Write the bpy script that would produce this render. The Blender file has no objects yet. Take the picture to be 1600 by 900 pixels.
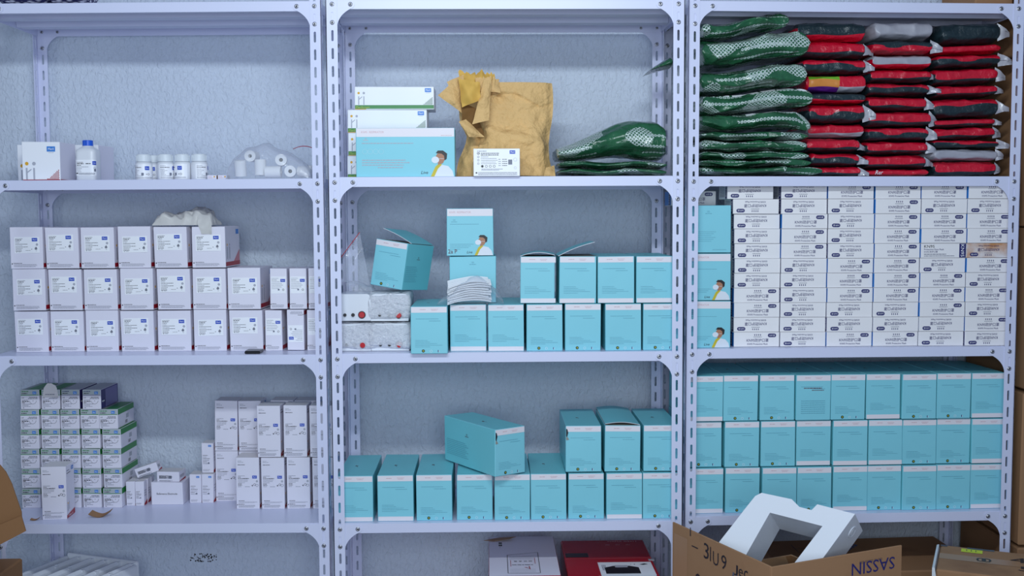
import bpy, math, random
from mathutils import Matrix, Vector, noise

# ------------------------------------------------------------------ camera, world, lights
SC = bpy.context.scene
COL = SC.collection
Z0 = 2.08                                   # floor to the bolt line of the top shelves
CAM = dict(f=1719.45, pitch=-.06465, yaw=.02112, roll=-.00484, cx=-.05236, D=3.10416, cz=-.5904)


def cam_axes():
    y, p, ro = CAM['yaw'], CAM['pitch'], CAM['roll']
    cy, sy = math.cos(y), math.sin(y)
    f = Vector((sy * math.cos(p), cy * math.cos(p), math.sin(p)))
    r = Vector((cy, -sy, 0))
    u = r.cross(f)
    return math.cos(ro) * r + math.sin(ro) * u, f, -math.sin(ro) * r + math.cos(ro) * u


CR, CF, CU = cam_axes()
CO = Vector((CAM['cx'], -CAM['D'], CAM['cz'] + Z0))
cam = bpy.data.cameras.new('camera')
cam.sensor_width = 36
cam.lens = CAM['f'] / 1600 * 36
cam.clip_start = .02
camo = bpy.data.objects.new('camera', cam)
COL.objects.link(camo)
camo.matrix_world = Matrix(((CR.x, CU.x, -CF.x, CO.x), (CR.y, CU.y, -CF.y, CO.y), (CR.z, CU.z, -CF.z, CO.z), (0, 0, 0, 1)))
SC.camera = camo

SC.view_settings.view_transform = 'Standard'
SC.view_settings.look = 'None'
SC.view_settings.gamma = 1
SC.view_settings.use_curve_mapping = False
SC.view_settings.exposure = .17

world = bpy.data.worlds.new('world')
SC.world = world
world.use_nodes = True
world.node_tree.nodes['Background'].inputs[0].default_value = (.50, .66, 1.0, 1)
world.node_tree.nodes['Background'].inputs[1].default_value = .24


def area(name, loc, target, sx, sy, power, color, spread=180):
    d = bpy.data.lights.new(name, 'AREA')
    d.shape = 'RECTANGLE'
    d.size, d.size_y = sx, sy
    d.energy = power
    d.color = color
    d.spread = math.radians(spread)
    o = bpy.data.objects.new(name, d)
    COL.objects.link(o)
    o.location = loc
    o.rotation_euler = (Vector(target) - Vector(loc)).to_track_quat('-Z', 'Y').to_euler()
    return o


# ceiling tube in front of the racks, and daylight from a window on the left
area('ceiling_tube', (-.12, -1.95, Z0 + .38), (-.05, .3, Z0 - .55), 1.3, .10, 23, (.82, .93, 1.0))
area('window_daylight', (-3.6, -2.6, Z0 - .2), (-.2, .3, Z0 - .8), .9, 1.1, 7, (.80, .92, 1.0))

# added frontal fill behind the camera to lift the shelf bays, no real window
area('added_front_fill', (.0, -3.6, Z0 - .5), (.0, .4, Z0 - .75), 1.5, 1.2, 36, (.80, .91, 1.0))

# ------------------------------------------------------------------ rack frames (u along, v back, z up from the top bolts)
RK = {1: (-1.4975, .0742, .0018, -.03, .0016, .9781, (0, -.4973, -1.0010, -1.4933, -1.975)),
      2: (-.5, 0, 0, 0, 0, 1., (0, -.4921, -.9899, -1.4801, -1.968)),
      3: (.5176, .0385, .0022, .036, -.0028, .9774, (0, -.4948, -.9915, -1.4818, -1.965))}
FRAME = {}
for _r, (_x, _y, _z, _ya, _ro, _W, _l) in RK.items():
    c, s = math.cos(_ya), math.sin(_ya)
    U = Vector((c * math.cos(_ro), s * math.cos(_ro), math.sin(_ro)))
    V = Vector((-s, c, 0))
    Zv = Vector((-math.sin(_ro) * c, -math.sin(_ro) * s, math.cos(_ro)))
    FRAME[_r] = Matrix(((U.x, V.x, Zv.x, _x), (U.y, V.y, Zv.y, _y), (U.z, V.z, Zv.z, _z + Z0), (0, 0, 0, 1)))
DEP = .40                                   # rack depth
TOP = .015                                  # shelf surface above the bolts


def at(r, px, py, v):
    """the point of rack r's plane at depth v that the photograph shows at px, py -> (u, z)"""
    d = CR * ((px - 800) / CAM['f']) + CF - CU * ((py - 450) / CAM['f'])
    M = FRAME[r].inverted()
    o = M @ CO
    dl = M.to_3x3() @ d
    q = o + dl * ((v - o.y) / dl.y)
    return q.x, q.z


def surf(r, i):
    return RK[r][6][i] + TOP


# ------------------------------------------------------------------ materials
MATS = {}


def mat(name, color, rough=.5, metal=0, bump=None, spec=.5, coat=0, vary=None, dirt=None, alpha=1, trans=0):
    """procedural principled material; bump=(scale, strength, dist); vary=(scale, amount) mottles the colour; dirt=(scale, colour, lo, hi)"""
    if name in MATS:
        return MATS[name]
    m = bpy.data.materials.new(name)
    m.use_nodes = True
    nt = m.node_tree
    b = nt.nodes['Principled BSDF']
    b.inputs['Base Color'].default_value = (*color, 1)
    b.inputs['Roughness'].default_value = rough
    b.inputs['Metallic'].default_value = metal
    b.inputs['Specular IOR Level'].default_value = spec
    b.inputs['Coat Weight'].default_value = coat
    b.inputs['Alpha'].default_value = alpha
    b.inputs['Transmission Weight'].default_value = trans
    tc = nt.nodes.new('ShaderNodeTexCoord')
    last = None
    if vary:
        n = nt.nodes.new('ShaderNodeTexNoise')
        n.inputs['Scale'].default_value = vary[0]
        n.inputs['Detail'].default_value = 5
        nt.links.new(tc.outputs['Object'], n.inputs['Vector'])
        mx = nt.nodes.new('ShaderNodeMix')
        mx.data_type = 'RGBA'
        mx.inputs['A'].default_value = (*[max(0, c * (1 - vary[1])) for c in color], 1)
        mx.inputs['B'].default_value = (*[min(1, c * (1 + vary[1])) for c in color], 1)
        nt.links.new(n.outputs['Fac'], mx.inputs['Factor'])
        last = mx.outputs['Result']
    if dirt:
        n = nt.nodes.new('ShaderNodeTexNoise')
        n.inputs['Scale'].default_value = dirt[0]
        n.inputs['Detail'].default_value = 6
        nt.links.new(tc.outputs['Object'], n.inputs['Vector'])
        mr = nt.nodes.new('ShaderNodeMapRange')
        mr.inputs['From Min'].default_value = dirt[2]
        mr.inputs['From Max'].default_value = dirt[3]
        nt.links.new(n.outputs['Fac'], mr.inputs['Value'])
        mx = nt.nodes.new('ShaderNodeMix')
        mx.data_type = 'RGBA'
        mx.inputs['A'].default_value = (*color, 1)
        mx.inputs['B'].default_value = (*dirt[1], 1)
        nt.links.new(mr.outputs['Result'], mx.inputs['Factor'])
        if last:
            nt.links.new(last, mx.inputs['A'])
        last = mx.outputs['Result']
    if last:
        nt.links.new(last, b.inputs['Base Color'])
    if bump:
        n = nt.nodes.new('ShaderNodeTexNoise')
        n.inputs['Scale'].default_value = bump[0]
        n.inputs['Detail'].default_value = 6
        n.inputs['Roughness'].default_value = .55
        nt.links.new(tc.outputs['Object'], n.inputs['Vector'])
        bp = nt.nodes.new('ShaderNodeBump')
        bp.inputs['Strength'].default_value = bump[1]
        bp.inputs['Distance'].default_value = bump[2]
        nt.links.new(n.outputs['Fac'], bp.inputs['Height'])
        nt.links.new(bp.outputs['Normal'], b.inputs['Normal'])
    MATS[name] = m
    return m


def S(r, g, b):
    """sRGB 0-255 -> linear"""
    return tuple(((c / 255) / 12.92 if c / 255 <= .04045 else ((c / 255 + .055) / 1.055) ** 2.4) for c in (r, g, b))


PAINT = mat('white_paint', S(216, 219, 243), .32, bump=(9, .05, .004), spec=.4)
GALV = mat('zinc_bolt', S(190, 190, 195), .3, metal=1)
SOCK = mat('bolt_socket', S(35, 35, 40), .6)
WALLM = mat('stucco_wall', S(210, 219, 233), .9, vary=(1.7, .05))
BLUEBOX = mat('turquoise_card', S(136, 210, 224), .42, bump=(14, .12, .003), vary=(5, .05), spec=.35)
BLUESIDE = mat('turquoise_card_side', S(122, 208, 218), .42, bump=(14, .12, .003), vary=(5, .06), spec=.35)
BAND = mat('white_card_band', S(234, 228, 234), .45, bump=(14, .12, .003))
BOARD = mat('grey_board_inside', S(150, 146, 138), .85)
WHITE = mat('white_card', S(230, 227, 240), .45, bump=(16, .1, .003), vary=(7, .03))
WHITE2 = mat('white_label', S(246, 247, 252), .4)
OFFW = mat('offwhite_card', S(222, 218, 220), .5, bump=(16, .1, .003), dirt=(9, S(186, 150, 120), .62, .8))
STAINED = mat('stained_card', S(226, 222, 224), .5, dirt=(14, S(196, 140, 92), .38, .62))
BLUEL = mat('blue_print', S(24, 74, 190), .4)
BLUEL2 = mat('light_blue_print', S(52, 130, 214), .4)
NAVY = mat('navy_print', S(32, 34, 104), .4)
SKYP = mat('sky_print', S(28, 124, 208), .4)
INK = mat('black_print', S(30, 30, 38), .5)
GREY = mat('grey_print', S(120, 124, 140), .5)
GREY2 = mat('pale_grey_print', S(176, 178, 190), .5)
TEALINK = mat('teal_print', S(92, 160, 180), .5)
PINKINK = mat('pink_print', S(212, 176, 182), .5)
REDINK = mat('red_print', S(168, 24, 44), .45)
DKRED = mat('marker_red', S(96, 14, 44), .5)
YEL = mat('yellow_print', S(226, 170, 40), .5)
GREENP = mat('green_print', S(36, 132, 58), .4)
GREEND = mat('dark_green_print', S(22, 70, 44), .4)
LIME = mat('lime_print', S(190, 204, 62), .5)
PURPLE = mat('purple_card', S(52, 44, 112), .45)
SKIN = mat('printed_skin', S(176, 122, 92), .5)
HAIR = mat('printed_hair', S(34, 30, 32), .5)
COAT = mat('printed_coat', S(226, 232, 240), .5)
SHIRT = mat('printed_shirt', S(206, 186, 38), .5)
CARD = mat('brown_cardboard', S(158, 118, 84), .8, bump=(40, .12, .003), vary=(3, .10), dirt=(6, S(120, 84, 58), .55, .8))
CARDIN = mat('brown_cardboard_inside', S(138, 98, 62), .85, bump=(40, .12, .003), vary=(3, .1))
CARDTAPE = mat('brown_tape', S(164, 126, 94), .35, spec=.4)
STYRO = mat('white_styrofoam', S(226, 230, 238), .75, bump=(140, .25, .002))
PLAST = mat('white_plastic', S(228, 230, 236), .35)
DEVW = mat('white_enamel', S(224, 228, 236), .3)
BLACKP = mat('black_plastic', S(22, 22, 26), .35)
REDP = mat('red_plastic', S(190, 14, 30), .25)
BLUECAP = mat('blue_cap', S(26, 92, 214), .35)
TISSUE = mat('white_tissue', S(240, 240, 242), .8, bump=(60, .2, .002))
MASKM = mat('white_nonwoven', S(242, 244, 248), .8, bump=(50, .3, .002))
REDF = mat('red_fabric', S(206, 14, 46), .25, bump=(34, .9, .008), coat=.5, vary=(10, .2))
DARKF = mat('dark_green_fabric', S(30, 48, 54), .3, bump=(34, .9, .008), coat=.4, vary=(12, .35))
GREYF = mat('grey_plastic_film', S(168, 168, 178), .35, bump=(20, .5, .005), coat=.3)
REDBOX = mat('red_card', S(176, 16, 30), .25, bump=(10, .1, .003), coat=.3)
TAPE = mat('dark_tape', S(36, 40, 52), .3)
YELST = mat('yellow_sticker', S(206, 222, 30), .5)
KNITM = mat('woven_blue_white', S(120, 128, 176), .9)


def film(name, tint, opacity, rough=.12, bscale=30, bstr=.6, bdist=.006):
    """clear crumpled plastic: mostly see-through, with a milky and a glossy share"""
    m = bpy.data.materials.new(name)
    m.use_nodes = True
    nt = m.node_tree
    nt.nodes.clear()
    out = nt.nodes.new('ShaderNodeOutputMaterial')
    tr = nt.nodes.new('ShaderNodeBsdfTransparent')
    tr.inputs[0].default_value = (.97, .98, 1, 1)
    pr = nt.nodes.new('ShaderNodeBsdfPrincipled')
    pr.inputs['Base Color'].default_value = (*tint, 1)
    pr.inputs['Roughness'].default_value = rough
    pr.inputs['Specular IOR Level'].default_value = 1.0
    tc = nt.nodes.new('ShaderNodeTexCoord')
    n = nt.nodes.new('ShaderNodeTexNoise')
    n.inputs['Scale'].default_value = bscale
    n.inputs['Detail'].default_value = 4
    nt.links.new(tc.outputs['Object'], n.inputs['Vector'])
    bp = nt.nodes.new('ShaderNodeBump')
    bp.inputs['Strength'].default_value = bstr
    bp.inputs['Distance'].default_value = bdist
    nt.links.new(n.outputs['Fac'], bp.inputs['Height'])
    nt.links.new(bp.outputs['Normal'], pr.inputs['Normal'])
    lw = nt.nodes.new('ShaderNodeLayerWeight')
    lw.inputs['Blend'].default_value = .35
    nt.links.new(bp.outputs['Normal'], lw.inputs['Normal'])
    mr = nt.nodes.new('ShaderNodeMapRange')
    mr.inputs['To Min'].default_value = opacity
    mr.inputs['To Max'].default_value = min(1, opacity + .55)
    nt.links.new(lw.outputs['Facing'], mr.inputs['Value'])
    mx = nt.nodes.new('ShaderNodeMixShader')
    nt.links.new(mr.outputs['Result'], mx.inputs[0])
    nt.links.new(tr.outputs[0], mx.inputs[1])
    nt.links.new(pr.outputs[0], mx.inputs[2])
    nt.links.new(mx.outputs[0], out.inputs[0])
    MATS[name] = m
    return m


FILM = film('clear_plastic_film', S(225, 228, 238), .16)
FILM2 = film('clear_bag_film', S(225, 228, 238), .20)
FILM3 = film('thin_clear_film', S(228, 232, 240), .05)
WRAP = film('bubble_wrap_film', S(236, 238, 246), .60, bscale=95, bstr=1.0, bdist=.01)
FROST = mat('frosted_plastic', S(222, 228, 234), .4)
MILK = mat('milky_bag_film', S(205, 203, 200), .4, bump=(26, .5, .005))

# stucco relief on the wall
nt = WALLM.node_tree
tc = nt.nodes.new('ShaderNodeTexCoord')
mp = nt.nodes.new('ShaderNodeMapping')
mp.inputs['Rotation'].default_value = (0, .6, 0)
mp.inputs['Scale'].default_value = (1.0, 1, .62)
nt.links.new(tc.outputs['Object'], mp.inputs['Vector'])
n1 = nt.nodes.new('ShaderNodeTexNoise')
n1.inputs['Scale'].default_value = 95
n1.inputs['Detail'].default_value = 3
n1.inputs['Distortion'].default_value = .8
nt.links.new(mp.outputs[0], n1.inputs['Vector'])
bp = nt.nodes.new('ShaderNodeBump')
bp.inputs['Strength'].default_value = .8
bp.inputs['Distance'].default_value = .009
nt.links.new(n1.outputs['Fac'], bp.inputs['Height'])
nt.links.new(bp.outputs['Normal'], nt.nodes['Principled BSDF'].inputs['Normal'])

# knitted cloth colours
nt = KNITM.node_tree
w = nt.nodes.new('ShaderNodeTexVoronoi')
w.inputs['Scale'].default_value = 95
tc = nt.nodes.new('ShaderNodeTexCoord')
mp = nt.nodes.new('ShaderNodeMapping')
mp.inputs['Scale'].default_value = (.6, 1, 1.5)
mp.inputs['Rotation'].default_value = (0, .5, 0)
nt.links.new(tc.outputs['Object'], mp.inputs[0])
nt.links.new(mp.outputs[0], w.inputs['Vector'])
rp = nt.nodes.new('ShaderNodeValToRGB')
rp.color_ramp.elements[0].color = (*S(222, 224, 240), 1)
rp.color_ramp.elements[0].position = .25
rp.color_ramp.elements[1].color = (*S(34, 36, 86), 1)
rp.color_ramp.elements[1].position = .62
nt.links.new(w.outputs['Distance'], rp.inputs[0])
nt.links.new(rp.outputs[0], nt.nodes['Principled BSDF'].inputs['Base Color'])


def green_plastic():
    """dark green mailer film printed in white: fields of dotted lattice and rows of little rings"""
    m = mat('green_mailer_film', S(24, 84, 56), .24, coat=.5)
    nt = m.node_tree
    b = nt.nodes['Principled BSDF']
    N = nt.nodes.new
    lk = nt.links.new
    uv = N('ShaderNodeUVMap')
    sep = N('ShaderNodeSeparateXYZ')
    lk(uv.outputs[0], sep.inputs[0])
    oi = N('ShaderNodeObjectInfo')

    def math_(op, a, bb=None, cc=None):
        n = N('ShaderNodeMath')
        n.operation = op
        for k, x in enumerate((a, bb, cc)):
            if x is None:
                continue
            if isinstance(x, (int, float)):
                n.inputs[k].default_value = x
            else:
                lk(x, n.inputs[k])
        return n.outputs[0]
    off = math_('MULTIPLY', oi.outputs['Random'], 7.0)
    u0, v0 = math_('ADD', sep.outputs[0], off), math_('ADD', sep.outputs[1], off)
    # lattice: white with dark dots
    fu = math_('SUBTRACT', math_('FRACT', math_('MULTIPLY', math_('ADD', u0, v0), 88)), .5)
    fv = math_('SUBTRACT', math_('FRACT', math_('MULTIPLY', math_('SUBTRACT', u0, v0), 88)), .5)
    d = math_('MAXIMUM', math_('ABSOLUTE', fu), math_('ABSOLUTE', fv))
    lat = math_('GREATER_THAN', d, .33)
    cmb = N('ShaderNodeCombineXYZ')
    lk(u0, cmb.inputs[0])
    lk(v0, cmb.inputs[1])
    nz = N('ShaderNodeTexNoise')
    nz.inputs['Scale'].default_value = 9
    nz.inputs['Detail'].default_value = 0
    lk(cmb.outputs[0], nz.inputs['Vector'])
    lat = math_('MULTIPLY', lat, math_('GREATER_THAN', nz.outputs['Fac'], .585))
    # rings in rows
    row = math_('SUBTRACT', math_('FRACT', math_('MULTIPLY', v0, 30)), .5)
    ru = math_('SUBTRACT', math_('FRACT', math_('MULTIPLY', u0, 96)), .5)
    rv = math_('MULTIPLY', row, 96 / 30)
    rr = math_('SQRT', math_('ADD', math_('MULTIPLY', ru, ru), math_('MULTIPLY', rv, rv)))
    ring = math_('MULTIPLY', math_('GREATER_THAN', rr, .16), math_('LESS_THAN', rr, .44))
    nz2 = N('ShaderNodeTexNoise')
    nz2.inputs['Scale'].default_value = 6
    nz2.inputs['Detail'].default_value = 0
    mp2 = N('ShaderNodeMapping')
    mp2.inputs['Location'].default_value = (3.3, 1.7, 0)
    lk(cmb.outputs[0], mp2.inputs[0])
    lk(mp2.outputs[0], nz2.inputs['Vector'])
    ring = math_('MULTIPLY', ring, math_('GREATER_THAN', nz2.outputs['Fac'], .44))
    fac = math_('MULTIPLY', math_('MAXIMUM', lat, ring), .72)
    nz3 = N('ShaderNodeTexNoise')
    nz3.inputs['Scale'].default_value = 14
    tc = N('ShaderNodeTexCoord')
    lk(tc.outputs['Object'], nz3.inputs['Vector'])
    base = N('ShaderNodeMix')
    base.data_type = 'RGBA'
    base.inputs['A'].default_value = (*S(14, 62, 44), 1)
    base.inputs['B'].default_value = (*S(52, 116, 76), 1)
    lk(nz3.outputs['Fac'], base.inputs['Factor'])
    mx = N('ShaderNodeMix')
    mx.data_type = 'RGBA'
    lk(fac, mx.inputs['Factor'])
    lk(base.outputs['Result'], mx.inputs['A'])
    mx.inputs['B'].default_value = (*S(214, 228, 226), 1)
    lk(mx.outputs['Result'], b.inputs['Base Color'])
    nb = N('ShaderNodeTexNoise')
    nb.inputs['Scale'].default_value = 42
    nb.inputs['Detail'].default_value = 4
    lk(tc.outputs['Object'], nb.inputs['Vector'])
    bpn = N('ShaderNodeBump')
    bpn.inputs['Strength'].default_value = .9
    bpn.inputs['Distance'].default_value = .008
    lk(nb.outputs['Fac'], bpn.inputs['Height'])
    lk(bpn.outputs['Normal'], b.inputs['Normal'])
    return m


GREENM = green_plastic()
KRAFT = mat('kraft_paper', S(226, 184, 122), .7, bump=(20, 1.0, .02), vary=(6, .10))
KRAFTIN = mat('kraft_paper_inside', S(222, 176, 84), .75, bump=(18, .35, .006), vary=(6, .1))

# ------------------------------------------------------------------ mesh helpers
GLYPH = {}


def glyphs(s):
    if s not in GLYPH:
        c = bpy.data.curves.new('lettering', 'FONT')
        c.body = s
        c.resolution_u = 2
        o = bpy.data.objects.new('lettering', c)
        me = bpy.data.meshes.new_from_object(o)
        vs = [(v.co.x, v.co.y) for v in me.vertices]
        fs = [tuple(p.vertices) for p in me.polygons]
        bpy.data.meshes.remove(me)
        bpy.data.objects.remove(o)
        bpy.data.curves.remove(c)
        xs = [v[0] for v in vs]
        ys = [v[1] for v in vs]
        x0, x1, y0, y1 = min(xs), max(xs), min(ys), max(ys)
        GLYPH[s] = ([(x - x0, y - y0) for x, y in vs], fs, x1 - x0, y1 - y0)
    return GLYPH[s]


class Face:
    """a plane to print on: origin, x axis, y axis, outward normal"""

    def __init__(self, o, ux, uy):
        self.o, self.ux, self.uy = Vector(o), Vector(ux).normalized(), Vector(uy).normalized()
        self.n = self.ux.cross(self.uy).normalized()

    def __call__(self, x, y, h=0):
        return self.o + self.ux * x + self.uy * y + self.n * h


class Wrap:
    """the same round a cylinder of radius r about z (x = arc length from the front)"""

    def __init__(self, r):
        self.r = r

    def __call__(self, x, y, h=0):
        a = x / self.r
        return Vector((math.sin(a) * (self.r + h), -math.cos(a) * (self.r + h), y))


class MB:
    def __init__(self):
        self.v, self.f, self.m, self.mats, self.uv = [], [], [], [], None

    def mi(self, m):
        if m not in self.mats:
            self.mats.append(m)
        return self.mats.index(m)

    def add(self, vs, fs, m):
        b = len(self.v)
        self.v += [Vector(p) for p in vs]
        k = self.mi(m)
        for f in fs:
            self.f.append(tuple(b + i for i in f))
            self.m.append(k)

    def poly(self, pts, m):
        self.add(pts, [range(len(pts))], m)

    def cbox(self, lo, hi, m, e=.0012, sides=None):
        """box with chamfered edges; sides = {'-y': material ...} to colour single faces"""
        cx = [(lo[i] + hi[i]) / 2 for i in range(3)]
        hs = [(hi[i] - lo[i]) / 2 for i in range(3)]
        idx, vs = {}, []
        for sx in (-1, 1):
            for sy in (-1, 1):
                for sz in (-1, 1):
                    sg = (sx, sy, sz)
                    for a in range(3):
                        idx[(sg, a)] = len(vs)
                        vs.append([cx[i] + sg[i] * (hs[i] if i == a else hs[i] - e) for i in range(3)])
        fs, fm = [], []

        def put(f, mm):
            c = sum((Vector(vs[i]) for i in f), Vector()) / len(f)
            n = (Vector(vs[f[1]]) - Vector(vs[f[0]])).cross(Vector(vs[f[2]]) - Vector(vs[f[1]]))
            if n.dot(c - Vector(cx)) < 0:
                f = f[::-1]
            fs.append(f)
            fm.append(mm)
        for a in range(3):
            b, c = [(1, 2), (0, 2), (0, 1)][a]
            for s in (-1, 1):
                mm = m
                if sides:
                    mm = sides.get(('-' if s < 0 else '+') + 'xyz'[a], m)
                q = []
                for sb, sc_ in ((-1, -1), (1, -1), (1, 1), (-1, 1)):
                    g = [0, 0, 0]
                    g[a], g[b], g[c] = s, sb, sc_
                    q.append(idx[(tuple(g), a)])
                put(q, mm)
            for sb in (-1, 1):
                for sc_ in (-1, 1):
                    g0, g1 = [0, 0, 0], [0, 0, 0]
                    g0[a], g1[a] = -1, 1
                    for g in (g0, g1):
                        g[b], g[c] = sb, sc_
                    g0, g1 = tuple(g0), tuple(g1)
                    put([idx[(g0, b)], idx[(g1, b)], idx[(g1, c)], idx[(g0, c)]], m)
        for sx in (-1, 1):
            for sy in (-1, 1):
                for sz in (-1, 1):
                    put([idx[((sx, sy, sz), a)] for a in range(3)], m)
        for f, mm in zip(fs, fm):
            self.add([vs[i] for i in f], [range(len(f))], mm)

    def rect(self, F, x, y, w, h, m, off=.0004, n=1):
        for k in range(n):
            a, b = x + w * k / n, x + w * (k + 1) / n
            self.poly([F(a, y, off), F(b, y, off), F(b, y + h, off), F(a, y + h, off)], m)

    def shape(self, F, pts, m, off=.0005):
        self.poly([F(x, y, off) for x, y in pts], m)

    def disc(self, F, x, y, r, m, off=.0006, n=12, ry=None):
        ry = ry or r
        self.poly([F(x + r * math.cos(2 * math.pi * k / n), y + ry * math.sin(2 * math.pi * k / n), off) for k in range(n)], m)

    def ring(self, F, x, y, r, t, m, off=.0006, n=14):
        for k in range(n):
            a, b = 2 * math.pi * k / n, 2 * math.pi * (k + 1) / n
            self.poly([F(x + q * math.cos(t_), y + q * math.sin(t_), off) for q, t_ in ((r - t, a), (r, a), (r, b), (r - t, b))], m)

    def pill(self, F, x, y, w, h, m, off=.0006):
        r = h / 2
        pts = []
        for cx_, a0 in ((x + w - r, -90), (x + r, 90)):
            for k in range(6):
                a = math.radians(a0 + 180 * k / 5)
                pts.append((cx_ + r * math.cos(a), y + r + r * math.sin(a)))
        self.shape(F, pts, m, off)

    def text(self, F, s, x, y, h, m, w=None, center=False, off=.0008, rot=False, skew=0):
        """lettering h tall (w wide if given) with its lower left corner at x, y"""
        vs, fs, tw, th = glyphs(s)
        k = h / th
        kx = (w / tw) if w else k
        W = tw * kx
        if center:
            x -= W / 2
        if rot:
            P = [F(x + W - a * kx, y + h - b * k, off) for a, b in vs]
        else:
            P = [F(x + a * kx + skew * b * k, y + b * k, off) for a, b in vs]
        self.add(P, fs, m)

    def greek(self, F, x, y, w, h, m, seed=0, off=.0006):
        """a line of print too small to read: word-length strokes"""
        rn = random.Random(seed * 7919 + int(w * 1e5))
        a = x
        while a < x + w - h * .5:
            l = min(rn.uniform(1.2, 4.5) * h, x + w - a)
            self.rect(F, a, y, l, h, m, off)
            a += l + h * .55

    def prism(self, pts, P, t0, t1, m):
        """extrude a 2D outline: P(x, y, t) -> point"""
        n = len(pts)
        self.poly([P(x, y, t0) for x, y in pts], m)
        self.poly([P(x, y, t1) for x, y in pts][::-1], m)
        for i in range(n):
            (a, b), (c, d) = pts[i], pts[(i + 1) % n]
            self.poly([P(a, b, t0), P(a, b, t1), P(c, d, t1), P(c, d, t0)], m)

    def lathe(self, prof, m, n=24, o=(0, 0, 0), axis='z'):
        o = Vector(o)
        vs = []
        for r, z in prof:
            for k in range(n):
                a = 2 * math.pi * k / n
                if axis == 'z':
                    vs.append(o + Vector((r * math.cos(a), r * math.sin(a), z)))
                elif axis == 'y':
                    vs.append(o + Vector((r * math.cos(a), -z, r * math.sin(a))))
                else:
                    vs.append(o + Vector((z, r * math.cos(a), r * math.sin(a))))
        fs = []
        for i in range(len(prof) - 1):
            for k in range(n):
                fs.append((i * n + k, i * n + (k + 1) % n, (i + 1) * n + (k + 1) % n, (i + 1) * n + k))
        self.add(vs, fs, m)

    def grid(self, P, nu, nv, m, thick=0, uv=None):
        """surface P(s, t), s and t in 0..1"""
        vs = [P(i / nu, j / nv) for j in range(nv + 1) for i in range(nu + 1)]
        fs = [(j * (nu + 1) + i, j * (nu + 1) + i + 1, (j + 1) * (nu + 1) + i + 1, (j + 1) * (nu + 1) + i) for j in range(nv) for i in range(nu)]
        self.add(vs, fs, m)

    def warp(self, amt, seed, lo, hi):
        rn = random.Random(seed)
        offs = [Vector((rn.uniform(-1, 1), rn.uniform(-1, 1), rn.uniform(-1, 1) if k > 3 else 0)) * amt for k in range(8)]
        for i, p in enumerate(self.v):
            t = [min(1, max(0, (p[a] - lo[a]) / (hi[a] - lo[a]))) for a in range(3)]
            d = Vector()
            for k in range(8):
                bx, by, bz = k & 1, (k >> 1) & 1, (k >> 2) & 1
                wt = (t[0] if bx else 1 - t[0]) * (t[1] if by else 1 - t[1]) * (t[2] if bz else 1 - t[2])
                d += offs[k] * wt
            self.v[i] = p + d

    def mesh(self, name, smooth=False):
        me = bpy.data.meshes.new(name)
        me.from_pydata([tuple(p) for p in self.v], [], self.f)
        for m in self.mats:
            me.materials.append(m)
        me.polygons.foreach_set('material_index', self.m)
        if smooth:
            me.polygons.foreach_set('use_smooth', [True] * len(self.f))
        if self.uv:
            lay = me.uv_layers.new(name='UVMap')
            for li, l in enumerate(me.loops):
                lay.data[li].uv = self.uv[l.vertex_index]
        me.update()
        return me


def obj(name, me, parent=None, M=None):
    if isinstance(me, MB):
        me = me.mesh(name)
    o = bpy.data.objects.new(name, me)
    COL.objects.link(o)
    if parent is not None:
        o.parent = parent
    if M is not None:
        o.matrix_local = M
    return o


def tag(o, label, cat, group=None):
    o['label'] = label
    o['category'] = cat
    if group:
        o['group'] = group
    return o


def struct(o):
    o['kind'] = 'structure'
    return o


def dup(o):
    c = o.copy()
    COL.objects.link(c)
    for ch in o.children:
        k = ch.copy()
        COL.objects.link(k)
        k.parent = c
        for g in ch.children:
            h = g.copy()
            COL.objects.link(h)
            h.parent = k
    return c


def T(x, y, z):
    return Matrix.Translation((x, y, z))


def RZ(a):
    return Matrix.Rotation(a, 4, 'Z')


def RY(a):
    return Matrix.Rotation(a, 4, 'Y')


def RX(a):
    return Matrix.Rotation(a, 4, 'X')


USED = set()


def put(proto, r, u, v, z, label, cat, group=None, extra=None):
    """stand a thing (the proto itself the first time, then copies) in rack r"""
    if proto.name in USED:
        o = dup(proto)
    else:
        o = proto
        USED.add(proto.name)
    M = FRAME[r] @ T(u, v, z)
    if extra is not None:
        M = M @ extra
    o.matrix_world = M
    tag(o, label, cat, group)
    return o


def apart(us, w):
    """nudge the centres of a row so neighbours w wide do not overlap"""
    us = list(us)
    for _ in range(30):
        for i in range(len(us) - 1):
            wi = (w[i] + w[i + 1]) / 2 if isinstance(w, list) else w
            d = us[i + 1] - us[i] - wi - .0004
            if d < 0:
                us[i] += d / 2
                us[i + 1] -= d / 2
    return us


ORD = ['first', 'second', 'third', 'fourth', 'fifth', 'sixth', 'seventh', 'eighth', 'ninth', 'tenth', 'eleventh', 'twelfth']

# ------------------------------------------------------------------ the room
WY = .50
b = MB()
b.cbox((-4.2, WY, -.02), (4.2, WY + .12, 3.3), WALLM, .002)
wall = struct(obj('wall_back', b))
b = MB()
FLOORM = mat('grey_floor', S(150, 150, 152), .6, vary=(4, .1))
b.cbox((-4.2, -3.8, -.12), (4.2, WY, 0), FLOORM, .002)
struct(obj('floor', b))
# black specks and scribbles on the plaster
MOULD = mat('black_mould', S(40, 36, 38), .9)
rn = random.Random(5)
b = MB()
WF = Face((0, WY, 0), (1, 0, 0), (0, 0, 1))


def wall_at(px, py):
    d = CR * ((px - 800) / CAM['f']) + CF - CU * ((py - 450) / CAM['f'])
    t = (WY - CO.y) / d.y
    q = CO + d * t
    return q.x, q.z


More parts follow.
